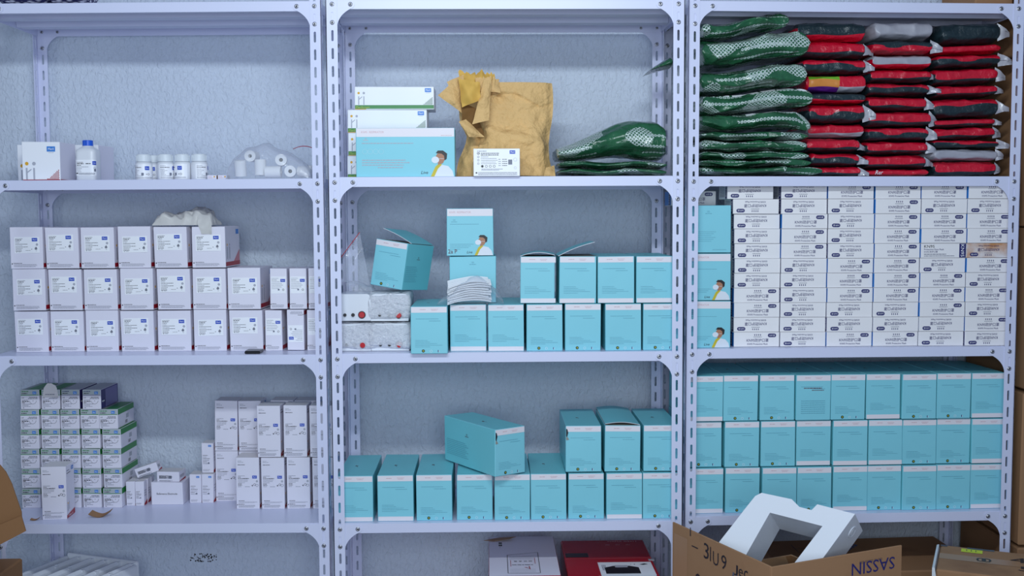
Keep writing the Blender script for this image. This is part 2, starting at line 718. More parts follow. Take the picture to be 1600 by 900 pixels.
for k in range(70):
    x, z = wall_at(318 + max(-20, min(20, rn.gauss(0, 11))), 871 + max(-6, min(6, rn.gauss(0, 4))))
    b.disc(WF, x, z, rn.uniform(.0008, .003), MOULD, off=.0006 + k * 1e-5, n=6)
tag(obj('mould_stain', b), 'small cluster of black mould specks low on the white wall behind left rack', 'stain')

# ------------------------------------------------------------------ racks
PITCH = .0493


def upright_mesh(sx, sy):
    """slotted angle: front flange on the outer corner; sx = +1 opens to +x, sy = +1 opens to +y"""
    w, th, cu, hw, hl = .032, .002, .018, .00325, .0152
    b = MB()
    z0 = .0125 - PITCH / 2 - PITCH * 40
    def flange(P):
        for k in range(47):
            za, zb = z0 + k * PITCH, z0 + (k + 1) * PITCH
            zc = (za + zb) / 2
            if za < -Z0 + .005:
                continue
            lo, up = zc - hl + hw, zc + hl - hw
            arcl = [(cu - hw * math.sin(a), lo - hw * math.cos(a)) for a in [math.pi / 2 * q / 4 for q in range(5)]] + \
                   [(cu - hw * math.cos(a), up + hw * math.sin(a)) for a in [math.pi / 2 * q / 4 for q in range(5)]]
            left = [(0, za), (cu, za)] + arcl + [(cu, zb), (0, zb)]
            right = [(w, zb), (cu, zb)] + [(2 * cu - x, z) for x, z in arcl[::-1]] + [(cu, za), (w, za)]
            for pts in (left, right):
                b.poly([P(x, z, 0) for x, z in pts], PAINT)
                b.poly([P(x, z, th) for x, z in pts][::-1], PAINT)
            loop = arcl + [(2 * cu - x, z) for x, z in arcl[::-1]]
            for i in range(len(loop)):
                (x1, z1), (x2, z2) = loop[i], loop[(i + 1) % len(loop)]
                b.poly([P(x1, z1, 0), P(x1, z1, th), P(x2, z2, th), P(x2, z2, 0)], PAINT)
            for x in (0, w):
                b.poly([P(x, za, 0), P(x, zb, 0), P(x, zb, th), P(x, za, th)], PAINT)
    flange(lambda x, z, t: Vector((sx * x, sy * t, z)))
    flange(lambda x, z, t: Vector((sx * t, sy * x, z)))
    b.cbox((min(0, sx * .034), min(0, sy * .034), -Z0), (max(0, sx * .034), max(0, sy * .034), -Z0 + .02), BLACKP, .002)
    return b.mesh('upright')


def gusset_mesh(sx, sy):
    b = MB()
    gx = .0685
    pts = [(.003, .0135), (gx, .0125)]
    for k in range(1, 9):
        a = math.radians(80 - 130 * k / 8)
        pts.append((gx + .0115 * math.cos(a), .0115 * math.sin(a)))
    # concave arc through the three measured points
    p0, p1, p2 = Vector((.0655, -.0135)), Vector((.0447, -.0300)), Vector((.0332, -.0500))
    for k in range(9):
        t = k / 8
        c = 2 * p1 - (p0 + p2) / 2
        q = p0 * (1 - t) ** 2 + c * 2 * t * (1 - t) + p2 * t * t
        pts.append((q.x, q.y))
    pts += [(.030, -.062), (.003, -.062)]
    b.prism(pts, lambda x, z, t: Vector((sx * x, sy * t, z)), .0022, .0037, PAINT)
    return b.mesh('gusset_plate')


def bolt_mesh():
    b = MB()
    b.lathe([(.0064, 0), (.0064, .0009), (.0052, .0011)], GALV, 16, axis='y')
    b.lathe([(.0050, .001), (.0050, .0022), (.0040, .0036), (.0024, .0041), (.0022, .0032)], GALV, 14, axis='y')
    b.poly([Vector((.0023 * math.cos(math.pi * k / 3), -.0033, .0023 * math.sin(math.pi * k / 3))) for k in range(6)], SOCK)
    return b.mesh('bolt', True)


UPR = {(sx, sy): upright_mesh(sx, sy) for sx in (1, -1) for sy in (1, -1)}
GUS = {(sx, sy): gusset_mesh(sx, sy) for sx in (1, -1) for sy in (1, -1)}
BOLT = bolt_mesh()
rack_labels = {1: 'white slotted steel shelving rack holding white boxes, left of three',
               2: 'white slotted steel shelving rack with kraft paper bag, middle of three',
               3: 'white slotted steel shelving rack packed with green and red bags, right of three'}
for r in (1, 2, 3):
    W = RK[r][5]
    root = bpy.data.objects.new('shelving_rack', None)
    COL.objects.link(root)
    root.matrix_world = FRAME[r] @ T(0, 0, -Z0)
    tag(root, rack_labels[r], 'shelving rack', 'white steel shelving racks')
    for sx, u in ((1, 0), (-1, W)):
        for sy, v in ((1, 0), (-1, DEP)):
            obj('upright', UPR[(sx, sy)], root, T(u, v, Z0))
    for i, zl in enumerate(RK[r][6]):
        b = MB()
        e = .0042
        x0, x1, y0, y1 = e, W - e, e, DEP - e
        b.cbox((x0, y0, .0138), (x1, y1, .015), PAINT, .0003)
        b.cbox((x0, y0, -.0135), (x1, y0 + .0012, .0142), PAINT, .0004)
        b.cbox((x0, y1 - .0012, -.0135), (x1, y1, .0142), PAINT, .00008)
        b.cbox((x0, y0, -.0135), (x0 + .0012, y1, .0142), PAINT, .0004)
        b.cbox((x1 - .0012, y0, -.0135), (x1, y1, .0142), PAINT, .0004)
        b.cbox((x0, y0, -.0135), (x1, y0 + .012, -.0123), PAINT, .0004)
        sh = obj('shelf', b, root, T(0, 0, zl + Z0))
        zst = -.009 if i == 0 else .004
        for vc in (.13, .27):
            b = MB()
            b.prism([(vc - .032, .0137), (vc - .022, zst), (vc + .022, zst), (vc + .032, .0137)], lambda y, z, t: Vector((t, y, z)), x0 + .002, x1 - .002, PAINT)
            obj('stiffener', b, sh)
        if i == 4:
            continue
        for sx, u in ((1, 0), (-1, W)):
            for sy, v in ((1, 0), (-1, DEP)):
                obj('gusset_plate', GUS[(sx, sy)], root, T(u, v, zl + Z0))
                for du, dz, dv in ((.018, 0, 0), (.018, -.0503, 0), (.0685, 0, .0022)):
                    # back-row bolts show their heads inside the rack, as the photo does
                    vv = v + dv if sy > 0 else v - .0042
                    obj('bolt', BOLT, root, T(u + sx * du, vv, zl + dz + Z0))

# ------------------------------------------------------------------ turquoise respirator boxes
BW, BD, BH = .1028, .278, .1345


def portrait(b, F, x, y, s, hand=True):
    """printed picture of a person in profile wearing a mask and white coat; s = height"""
    b.shape(F, [(x + .10 * s, y), (x + .22 * s, y + .30 * s), (x + .42 * s, y + .46 * s), (x + .70 * s, y + .40 * s), (x + .86 * s, y + .22 * s), (x + .92 * s, y)], COAT, .0006)
    b.shape(F, [(x + .02 * s, y), (x + .20 * s, y + .38 * s), (x + .36 * s, y + .52 * s), (x + .46 * s, y + .46 * s), (x + .30 * s, y + .30 * s), (x + .16 * s, y)], SHIRT, .0008)
    b.shape(F, [(x + .30 * s, y + .44 * s), (x + .30 * s, y + .62 * s), (x + .22 * s, y + .78 * s), (x + .30 * s, y + .92 * s), (x + .52 * s, y + .94 * s), (x + .60 * s, y + .74 * s), (x + .50 * s, y + .52 * s)], SKIN, .001)
    b.shape(F, [(x + .22 * s, y + .90 * s), (x + .30 * s, y + 1.0 * s), (x + .50 * s, y + 1.0 * s), (x + .66 * s, y + .88 * s), (x + .64 * s, y + .68 * s), (x + .56 * s, y + .62 * s), (x + .54 * s, y + .80 * s), (x + .44 * s, y + .88 * s)], HAIR, .0012)
    b.disc(F, x + .20 * s, y + .64 * s, .15 * s, COAT, .0014, 14, ry=.13 * s)
    b.rect(F, x + .33 * s, y + .68 * s, .2 * s, .012 * s, COAT, .0014)
    if hand:
        b.text(F, 'Live', x - .36 * s, y + .10 * s, .12 * s, INK, skew=.3)


def heart(b, F, x, y, s, m=PINKINK):
    b.ring(F, x - s * .25, y + s * .2, s * .32, s * .09, m)
    b.ring(F, x + s * .25, y + s * .2, s * .32, s * .09, m)
    b.greek(F, x - s * 1.4, y - s * .75, s * 2.8, s * .22, m, 3)


def end_print(b, F, kind, seed):
    """the small end of a respirator box"""
    w, h = BW, BH
    b.rect(F, .0014, h - .0175, w - .0028, .0160, BAND)
    b.greek(F, w * .25, h - .0095, w * .16, .0016, PINKINK, seed, .0008)
    b.greek(F, w * .55, h - .0085, w * .20, .0012, PINKINK, seed + 1, .0008)
    b.greek(F, w * .57, h - .0118, w * .15, .0012, PINKINK, seed + 5, .0008)
    b.greek(F, w * .14, h * .735, w * .62, .0011, TEALINK, seed + 2)
    b.greek(F, w * .50, h * .690, w * .33, .0011, TEALINK, seed + 3)
    if kind == 'list':
        b.greek(F, w * .22, h * .70, w * .52, .0022, DKRED, 8)
        b.greek(F, w * .45, h * .655, w * .36, .0020, DKRED, 9)
        for k in range(7):
            b.greek(F, w * .14, h * (.42 - .045 * k), w * .70, .0016, TEALINK, 20 + k)
        return
    y0 = .185 if kind == 'icons' else .255
    for k, l in enumerate((.34, .40, .60, .74, .40)):
        b.greek(F, w * .12, h * (y0 + .095 - .034 * k), w * l, .0009, TEALINK, seed + 4 + k)
    if kind == 'icons':
        b.disc(F, w * .34, h * .060, .0044, INK, .0006, 14)
        b.disc(F, w * .34, h * .060, .0026, LIME, .0008, 4)
        b.disc(F, w * .335, h * .057, .0011, INK, .001, 8)
        b.ring(F, w * .55, h * .055, .0036, .0007, COAT)
        b.rect(F, w * .735, h * .03, .0020, .0066, NAVY)
        b.rect(F, w * .76, h * .03, .0012, .0052, COAT)
    else:
        b.rect(F, .0014, .0014, w - .0028, .0125, BAND)


def long_print(b, F, picture=True, marker=False, L=None, H=None):
    """the large side: band, crest, slogan, picture"""
    L, H = L or BD, H or BH
    b.rect(F, .0014, H * .82, L - .0028, H * .175, BAND)
    b.text(F, 'KN95  RESPIRATOR', L * .055, H * .895, H * .042, PINKINK, w=L * .23)
    b.greek(F, L * .86, H * .84, L * .11, .0014, PINKINK, 2)
    heart(b, F, L * .10, H * .775, H * .040)
    b.greek(F, L * .06, H * .68, L * .52, .0024, GREY2, 4)
    for k in range(4):
        b.ring(F, L * (.09 + .055 * k), H * .52, .0075, .0012, mat('pale_teal_print', S(160, 214, 226), .4))
    for k, l in enumerate((.44, .48, .42, .26)):
        b.greek(F, L * (.06 if k < 3 else .22), H * (.335 - .05 * k), L * l, .0026, GREY2, 9 + k)
    if picture:
        portrait(b, F, L - .955 * H * .53, .001, H * .53)


def face_print(b, F, w, h, marker=False):
    """the squarer printed face of the upper boxes: band, crest, picture"""
    b.rect(F, .0014, h * .84, w - .0028, h * .15, BAND)
    b.text(F, 'KN95  RESPIRATOR', w * .06, h * .90, h * .04, PINKINK, w=w * .46)
    heart(b, F, w * .16, h * .745, h * .045, TEALINK)
    b.greek(F, w * .07, h * .665, w * .62, .0012, TEALINK, 2)
    for k, l in enumerate((.50, .44, .40, .22)):
        b.greek(F, w * .07, h * (.24 - .035 * k), w * l, .0011, TEALINK, 6 + k)
    portrait(b, F, w - .955 * h * .43, .001, h * .43)
    if marker:
        b.text(F, '2a P', w * .03, h * .05, h * .085, DKRED, w=w * .19, off=.0012)


def side_print(b, F, L, H):
    heart(b, F, L * .46, H * .70, H * .05, DKRED)
    for k in range(9):
        b.greek(F, L * .05, H * (.50 - .04 * k), L * (.38 + .03 * (k % 3)), .0012, TEALINK, 30 + k)


def blue_box(kind, seed, w=BW, d=BD, h=BH, open_top=False, tear=False):
    b = MB()
    lo, hi = (-w / 2, 0, 0), (w / 2, d, h)
    b.cbox(lo, hi, BLUEBOX, .0013, {'-x': BLUESIDE, '+x': BLUESIDE, '+z': BOARD if open_top else BLUESIDE})
    F = Face((-w / 2, 0, 0), (1, 0, 0), (0, 0, 1))
    if kind in ('icons', 'band', 'list'):
        end_print(b, F, kind, seed)
    elif kind == 'crest':
        heart(b, F, w / 2, h * .86, h * .05, TEALINK)
        for k in range(6):
            b.greek(F, w * .07, h * (.44 - .04 * k), w * (.6 - .05 * (k % 3)), .0011, TEALINK, 6 + k)
        b.greek(F, w * .6, h * .06, w * .3, .0012, TEALINK, 14)
    else:
        face_print(b, F, w, h, kind == 'marker')
    if not open_top:
        FT = Face((-w / 2, 0, h), (1, 0, 0), (0, 1, 0))
        b.greek(FT, w * .38, d * .44, w * .05, .008, DKRED, 2)
        b.rect(FT, w * .44, d * .40, .0010, .022, DKRED)
        b.rect(FT, w * .02, d * .012, w * .96, .0007, BOARD)
    if tear:
        b.shape(F, [(.0012, h - .008), (.005, h - .010), (.0075, h - .020), (.004, h - .033), (.0012, h - .030)], INK, .0010)
        b.shape(F, [(.0012, h - .033), (.005, h - .032), (.010, h - .040), (.0015, h - .042)], BOARD, .0012)
    side_print(b, Face((-w / 2, d, 0), (0, -1, 0), (0, 0, 1)), d, h)
    side_print(b, Face((w / 2, 0, 0), (0, 1, 0), (0, 0, 1)), d, h)
    b.warp(.0008, seed, lo, hi)
    return b.mesh('respirator_box')


_blue = {}


def blue_proto(kind, var):
    if (kind, var) not in _blue:
        _blue[(kind, var)] = obj('respirator_box', blue_box(kind, 11 + var * 5 + len(kind)))
    return _blue[(kind, var)]


def lid(parent, w, y0, d, h, hinge, ang, bow=.0, m=None):
    """cardboard lid over the top, hinged on its left or right edge and lifted by ang, grey underneath"""
    sg = 1 if hinge == 'L' else -1
    b = MB()
    n = 12
    for lo, mm in ((0, m or BLUESIDE), (-.0012, BOARD)):
        for k in range(n):
            xa, xb = w * k / n, w * (k + 1) / n
            za, zb = bow * math.sin(math.pi * k / n) + lo, bow * math.sin(math.pi * (k + 1) / n) + lo
            q = [Vector((sg * xa, 0, za)), Vector((sg * xb, 0, zb)), Vector((sg * xb, d, zb)), Vector((sg * xa, d, za))]
            b.poly(q if (lo == 0) == (sg > 0) else q[::-1], mm)
    for k in range(n):
        xa, xb = w * k / n, w * (k + 1) / n
        za, zb = bow * math.sin(math.pi * k / n), bow * math.sin(math.pi * (k + 1) / n)
        for y in (0, d):
            b.poly([Vector((sg * xa, y, za - .0012)), Vector((sg * xb, y, zb - .0012)), Vector((sg * xb, y, zb)), Vector((sg * xa, y, za))], BAND)
    for y0_ in (0,):
        b.poly([Vector((sg * w, 0, -.0012)), Vector((sg * w, d, -.0012)), Vector((sg * w, d, 0)), Vector((sg * w, 0, 0))], BAND)
    return obj('lid_flap', b, parent, T(-sg * w / 2, y0, h + .0016) @ RY(-sg * ang))


bc = 0


def blue_row(r, i, v, rects, kinds, z, what, tag_row, labels=None):
    """a row of respirator boxes standing end-on; rects are the photo's x ranges"""
    global bc
    us = [at(r, (a + c_) / 2, y, v)[0] for (a, c_, y) in rects]
    us = apart(us, BW + .0015)
    if us[0] < BW / 2 + .0065:
        us[0] = BW / 2 + .0065
        for k in range(1, len(us)):
            us[k] = max(us[k], us[k - 1] + BW + .0015)
    if us[-1] > RK[r][5] - .0075 - BW / 2:
        us[-1] = RK[r][5] - .0075 - BW / 2
        for k in range(len(us) - 2, -1, -1):
            us[k] = min(us[k], us[k + 1] - BW - .0014)
    out = []
    for k, u in enumerate(us):
        bc += 1
        lab = labels[k] if labels and labels[k] else '%s, %s from left, %s' % (what[kinds[k]], ORD[k], tag_row)
        dv = ((bc * 37) % 7 - 3) * .0012
        o = put(blue_proto(kinds[k], bc % 3), r, u, v + dv, z[k] if isinstance(z, list) else z, lab, 'box', 'turquoise respirator boxes')
        out.append(o)
    return out


KW = {'icons': 'turquoise box with three icons', 'band': 'turquoise box with two white bands', 'list': 'turquoise box with red-headed text list'}

# right rack, bottom tier: three rows of nine
rows3 = [
    ([(1080, 1126), (1129, 1184.5), (1187.7, 1242.5), (1243.3, 1297.3), (1298, 1352), (1353.6, 1407), (1408.8, 1462.5), (1463.3, 1516.5), (1518, 1571)], ['band', 'icons', 'icons', 'list', 'icons', 'band', 'icons', 'icons', 'band'], 625, 'top'),
    ([(1074, 1128), (1131.8, 1186), (1189.3, 1242.5), (1244.4, 1298), (1300.7, 1354.8), (1356.7, 1411.5), (1413.4, 1468), (1470, 1519), (1520.3, 1572)], ['icons', 'icons', 'icons', 'band', 'band', 'band', 'icons', 'icons', 'band'], 697, 'middle'),
    ([(1075, 1130.7), (1133, 1187.7), (1190.4, 1244), (1245.2, 1299), (1300.7, 1356.7), (1358.6, 1410.3), (1412.2, 1464.4), (1466.3, 1516.5), (1518, 1571)], ['band', 'icons', 'band', 'icons', 'band', 'icons', 'icons', 'icons', 'band'], 768, 'bottom')]
for q, (rs, ks, y, nm) in enumerate(rows3):
    z = surf(3, 3) + .0002 + (2 - q) * (BH + .0024)
    blue_row(3, 3, .030 + .004 * (q % 2), [(a, c_, y) for a, c_ in rs], ks, z, KW, '%s row of right rack' % nm)

# middle rack, lowest tier: nine below, three on top, one askew
rsY = [(538, 583.5), (589.5, 646.6), (650.4, 707), (712.3, 771.2), (772, 828.7), (829.5, 885.3), (887.3, 945), (947, 1003.6), (1005, 1061)]
blue_row(2, 3, .026, [((a if k else 526), c_, 780) for k, (a, c_) in enumerate(rsY)], ['band', 'band', 'icons', 'icons', 'icons', 'icons', 'icons', 'band', 'icons'], surf(2, 3) + .0002, KW, 'lowest row of middle rack')
zt = surf(2, 3) + BH + .0036
us = apart([at(2, (a + c_) / 2, 705, .030)[0] for a, c_ in ((884.6, 939.4), (942, 1003.6), (1005.5, 1061))], BW + .001)
for k, (u, lb) in enumerate(zip(us, ('turquoise respirator box with torn left corner, leftmost of upper trio', 'turquoise respirator box with lifted lid, centre of upper trio in middle rack', 'turquoise respirator box beside right post, last of upper trio in middle rack'))):
    bx = obj('respirator_box', blue_box('icons', 31 + k, tear=(k == 0), open_top=(k == 1)))
    if k == 1:
        lid(bx, BW - .002, .002, BD - .004, BH, 'R', .035, .006)
    put(bx, 2, u, .030, zt, lb, 'box', 'turquoise respirator boxes')
sk = obj('respirator_box', blue_box('icons', 91, tear=True))
ux, uz = at(2, 772.8, 740, -.03)
put(sk, 2, ux + .0015, -.028, zt + .0014, 'turquoise respirator box lying askew across the row, long side showing', 'box', 'turquoise respirator boxes', RZ(math.radians(33)) @ T(BW / 2, 0, 0))

# middle rack, middle tier
rsX = [(642.5, 700.6), (702.5, 760.6), (761.4, 819.5), (821.4, 880.6), (881.7, 940), (944.3, 1003.3), (1005, 1064)]
XL = ['turquoise respirator box at shelf edge beside bubble-wrapped devices', None, None, None, None, None, None]
rowX = blue_row(2, 2, .030, [(a, c_, 512) for a, c_ in rsX], ['icons', 'band', 'band', 'icons', 'icons', 'icons', 'icons'], surf(2, 2) + .0002, KW, 'lower row, middle shelf of middle rack', XL)
rowX[0].matrix_world = FRAME[2] @ T(at(2, 671, 512, -.016)[0] - .001, -.016, surf(2, 2) + .0002)
zB = surf(2, 2) + BH + .0016
# squarer upright boxes on top of that row
SQW, SQH, SQD = .121, .1335, .10
bx = obj('respirator_box', blue_box('band', 51, w=.0985, d=.16, open_top=True))
lid(bx, .0985, .002, .156, BH, 'L', .03, .009)
u = at(2, 839.8, 430, .045)[0]
put(bx, 2, u, .045, zB, 'turquoise respirator box with bulging lid, first in upper right group of middle shelf', 'box', 'turquoise respirator boxes', RZ(math.radians(-3)))
bx = obj('respirator_box', blue_box('band', 57, w=.106, d=.20, open_top=True))
lid(bx, .112, .004, .15, BH, 'L', .36, .004)
u = at(2, 903, 430, .035)[0]
put(bx, 2, u, .035, zB, 'turquoise respirator box with its lid sticking up, upper middle shelf', 'box', 'turquoise respirator boxes')
us = apart([at(2, 962.5, 430, .032)[0], at(2, 1023, 430, .032)[0]], .1055)
for u, lb, sd in zip(us, ('turquoise respirator box right of the open-lidded box, upper middle shelf', 'turquoise respirator box in upper row touching right post of middle rack'), (61, 67)):
    bx = obj('respirator_box', blue_box('band', sd, w=.1045, d=.26))
    put(bx, 2, u, .032, zB, lb, 'box', 'turquoise respirator boxes')
bx = obj('respirator_box', blue_box('crest', 71, w=.134, h=.1345, d=.20))
u, z_ = at(2, 739, 430, .085)
put(bx, 2, u, .085, zB, 'turquoise respirator box with crest behind bag of masks, lower of the pair', 'box', 'turquoise respirator boxes')
bx = obj('respirator_box', blue_box('marker', 72, w=.134, h=.136, d=.20))
u, z_ = at(2, 734.5, 360, .085)
put(bx, 2, u, .08, zB + .1366, 'turquoise respirator box with masked portrait and dark red handwriting, topmost', 'box', 'turquoise respirator boxes', RZ(math.radians(2)))

# lying respirator box on the top shelf of the middle rack
b = MB()
lo, hi = (-.139, 0, 0), (.139, .10, .1375)
b.cbox(lo, hi, BLUEBOX, .0013)
long_print(b, Face((-.139, 0, 0), (1, 0, 0), (0, 0, 1)), L=.278, H=.1375)
bx = obj('respirator_box', b)
u, _ = at(2, 633.5, 240, .022)
put(bx, 2, u, .022, surf(2, 1) + .0002, 'wide turquoise respirator box with masked portrait below kraft bag shelf', 'box', 'turquoise respirator boxes')
bx['label'] = 'wide turquoise respirator box with masked portrait, left of the kraft paper bag'

# three squarer boxes at the left of the right rack
zc = surf(3, 2) + .0002
for k, (kind, x1, nm) in enumerate((('portrait', 1138, 'bottom'), ('portrait', 1140, 'centre'), ('crest', 1136, 'top'))):
    bx = obj('respirator_box', blue_box(kind, 80 + k, w=.133, h=.1365, d=.10))
    u1, _ = at(3, x1, 500, .03)
    put(bx, 3, max(u1 - .0665, .0700), .03 + .002 * k, zc + k * .1385, 'turquoise respirator box left of the mask boxes, %s of three stacked' % nm, 'box', 'turquoise respirator boxes')

# tilted open box on the bubble-wrapped device
bx = obj('respirator_box', blue_box('icons', 95, w=.1035, d=.165, open_top=True))
lid(bx, .1035, .02, .14, BH, 'R', .30, .003)
TILT = bx

# ------------------------------------------------------------------ KN95 mask boxes
MASKW = mat('white_mask_card', S(242, 239, 240), .45, bump=(16, .1, .003), vary=(7, .02))
KWd, KHt, KDp = .1348, .0424, .10


def kn_box(kind, seed, m=MASKW):
    b = MB()
    lo, hi = (-KWd / 2, 0, -KHt / 2), (KWd / 2, KDp, KHt / 2)
    left = SKYP if kind == 'front' else WHITE
    b.cbox(lo, hi, m, .0007, {'-x': SKYP, '+x': WHITE2})
    F = Face((-KWd / 2, 0, -KHt / 2), (1, 0, 0), (0, 0, 1))
    w, h = KWd, KHt
    if kind == 'front':
        b.text(F, 'KN95防护口罩', w * .52, h * .33, h * .235, NAVY, w=w * .48, center=True)
        b.text(F, 'KN95 Protective Mask', w * .52, h * .13, h * .115, NAVY, w=w * .45, center=True)
        for k in range(4):
            x = w * (.45 + .042 * k)
            b.rect(F, x, h * .79, w * .017, h * .07, NAVY)
            b.rect(F, x + w * .004, h * .75, w * .010, h * .12, NAVY, .0008)
        b.greek(F, w * .43, h * .66, w * .18, h * .03, GREY, 3)
        b.pill(F, w * .745, h * .655, w * .185, h * .25, NAVY)
        b.text(F, '10片装', w * .838, h * .715, h * .125, WHITE2, w=w * .13, center=True, off=.001)
    else:
        b.text(F, 'KN95', w * .07, h * .70, h * .19, INK, w=w * .23)
        b.text(F, 'Protective Face Mask', w * .07, h * .53, h * .11, NAVY, w=w * .44)
        b.text(F, 'KN95 防护口罩', w * .07, h * .36, h * .12, NAVY, w=w * .30)
        b.greek(F, w * .07, h * .23, w * .5, h * .05, GREY, 5)
        b.greek(F, w * .07, h * .11, w * .68, h * .045, GREY, 6)
        b.rect(F, w * .855, h * .02, w * .14, h * .96, NAVY)
        FV = Face(F(w * .95, h * .92), (0, 0, -1), (1, 0, 0))
        b.text(FV, 'KN95', 0, -w * .062, w * .075, WHITE2, w=h * .84, off=.001)
    # left end: sky blue with a navy strip; right end: white with a navy strip and small print
    FL = Face((-KWd / 2, KDp, -KHt / 2), (0, -1, 0), (0, 0, 1))
    b.rect(FL, KDp * .62, .0008, KDp * .2, h - .0016, NAVY)
    b.text(Face(FL(KDp * .79, h * .14), (0, 0, 1), (0, 1, 0)), 'KN95', 0, 0, KDp * .12, WHITE2, w=h * .7, off=.001)
    FR = Face((KWd / 2, 0, -KHt / 2), (0, 1, 0), (0, 0, 1))
    b.rect(FR, KDp * .05, .0008, KDp * .2, h - .0016, NAVY)
    b.text(Face(FR(KDp * .21, h * .14), (0, 0, 1), (0, -1, 0)), 'KN95', 0, 0, KDp * .12, WHITE2, w=h * .7, off=.001)
    for k in range(8):
        b.greek(FR, KDp * .34, h * (.1 + .1 * k), KDp * .55, .0016, GREY, k)
    b.warp(.0003, seed, lo, hi)
    return b.mesh('mask_box')


KNP = [obj('mask_box', kn_box('front', 3 + k)) for k in range(2)]
KNS = obj('mask_box', kn_box('brand', 9))
KNT = obj('mask_box', kn_box('front', 10, STAINED))
cols = [[218, 245, 250, 250, 257, 265, 268, 265, 265, 258, 268], [470, 475, 475, 483, 485, 490, 487, 487, 488, 490, 490],
        [690, 690, 692, 697, 705, 712, 712, 712, 712, 713, 715], [918, 908, 920, 922, 928, 925, 928, 928, 925, 928, 928],
        [1140, 1125, 1133, 1140, 1152, 1140, 1140, 1145, 1140, 1138, 1138], [1338, 1338, 1342, 1355, 1352, 1360, 1358, 1355, 1355, 1350, 1345]]
wid = [222, 218, 211, 211, 208, 205]
orient = ['UUUUUUUNNUN', 'UUNNNUUUUUU', 'NUUUUNNNUUN', 'NNNNNNNNUUN', 'NUNNSUNNNUU', 'NUNNUNUNUNU']
flip = RY(math.pi)
kz = surf(3, 2) + .0003
# rows share one height; each row is spaced so the boxes just clear one another
for rw in range(11):
    y = 280 + (38 + 24 if rw == 0 else 90 + 68.7 * (rw - 1) + 34) / 2.961
    vs = [.046 if rw > 1 else .042, .040, .034, .029, .025, .021]
    us = apart([at(3, 1060 + (cols[k][rw] + wid[k] / 2 + 3) / 2.961, y, vs[k])[0] for k in range(6)], KWd + .0022)
    us[5] = min(us[5], RK[3][5] - .0085 - KWd / 2)
    for k in range(4, -1, -1):
        us[k] = min(us[k], us[k + 1] - KWd - .0018)
    for k in range(6):
        o_ = orient[k][rw]
        proto = KNS if o_ == 'S' else KNT if (k, rw) == (5, 4) else KNP[(rw + k) % 2]
        look = {'U': 'white mask box printed upside down', 'N': 'white mask box printed upright', 'S': 'white mask box with big KN95 side'}[o_]
        if (k, rw) == (5, 4):
            look = 'brown-stained mask box printed upside down'
        lb = '%s, %s in %s column from left' % (look, (ORD[rw] + ' from top') if rw else 'topmost', ORD[k])
        yaw = math.radians(((rw * 5 + k * 3) % 5 - 2) * .12)
        dv = ((rw * 7 + k * 11) % 5 - 2) * .0012
        put(proto, 3, us[k], vs[k] + dv, kz + (10 - rw + .5) * (KHt + .0008), lb, 'box', 'white mask boxes in right rack', (flip if o_ == 'U' else Matrix()) @ RZ(yaw if o_ == 'N' else 0))
put(KNP[0], 3, at(3, 1085, 300, .14)[0], .15, zc + 3 * .1385 + KHt / 2 - .0004, 'white mask box set back in shadow above turquoise boxes', 'box', 'white mask boxes in right rack')

# ------------------------------------------------------------------ white reagent boxes of the left rack
def logo(b, F, x, y, w, m=BLUEL, off=.0009):
    b.rect(F, x, y, w, w * .62, m, off)
    b.text(F, 'Meril', x + w * .5, y + w * .18, w * .28, WHITE2, w=w * .66, center=True, off=off + .0004)


def label_print(b, F, w, h, seed=0):
    """the sticker's print: two-column small text, symbols, blue logo"""
    logo(b, F, w * .70, h * .72, w * .22)
    for k, (l, t) in enumerate(((.30, 1.3), (.24, 2.2), (.18, 1.5), (.16, 1.2), (.50, 1.5), (.28, 1.2), (.50, 1.5), (.28, 1.3), (.24, 1.3), (.24, 1.6))):
        b.greek(F, w * .04, h * (.88 - .085 * k), w * l, .0009 * t, GREY if k in (3, 5) else INK, seed + k, .0009)
    b.rect(F, w * .06, h * .055, w * .035, h * .03, INK, .0009)
    b.greek(F, w * .14, h * .06, w * .10, .001, GREY, 4, .0009)
    b.disc(F, w * .90, h * .52, w * .05, GREY2, .0009)
    b.shape(F, [(w * .66, h * .24), (w * .70, h * .27), (w * .70, h * .21)], INK, .0009)
    b.rect(F, w * .82, h * .22, w * .07, h * .10, GREY, .0009)
    b.rect(F, w * .84, h * .34, w * .04, h * .03, INK, .0009)
    b.ring(F, w * .855, h * .27, w * .05, w * .01, INK, .0011)
    b.greek(F, w * .44, h * .155, w * .20, .0009, INK, 7, .0009)
    b.greek(F, w * .84, h * .12, w * .05, .001, GREY, 8, .0009)


def footer(b, F, w, h, seed=1, x=.05):
    b.rect(F, w * x, h * .105, w * .035, .0024, INK)
    b.rect(F, w * (x + .012), h * .105, w * .015, .0036, INK, .0007)
    b.greek(F, w * (x + .06), h * .125, w * .26, .0014, INK, seed)
    for k, l in enumerate((.70, .72, .66)):
        b.greek(F, w * (x + .07), h * (.095 - .025 * k), w * l, .0010, GREY, seed + k)


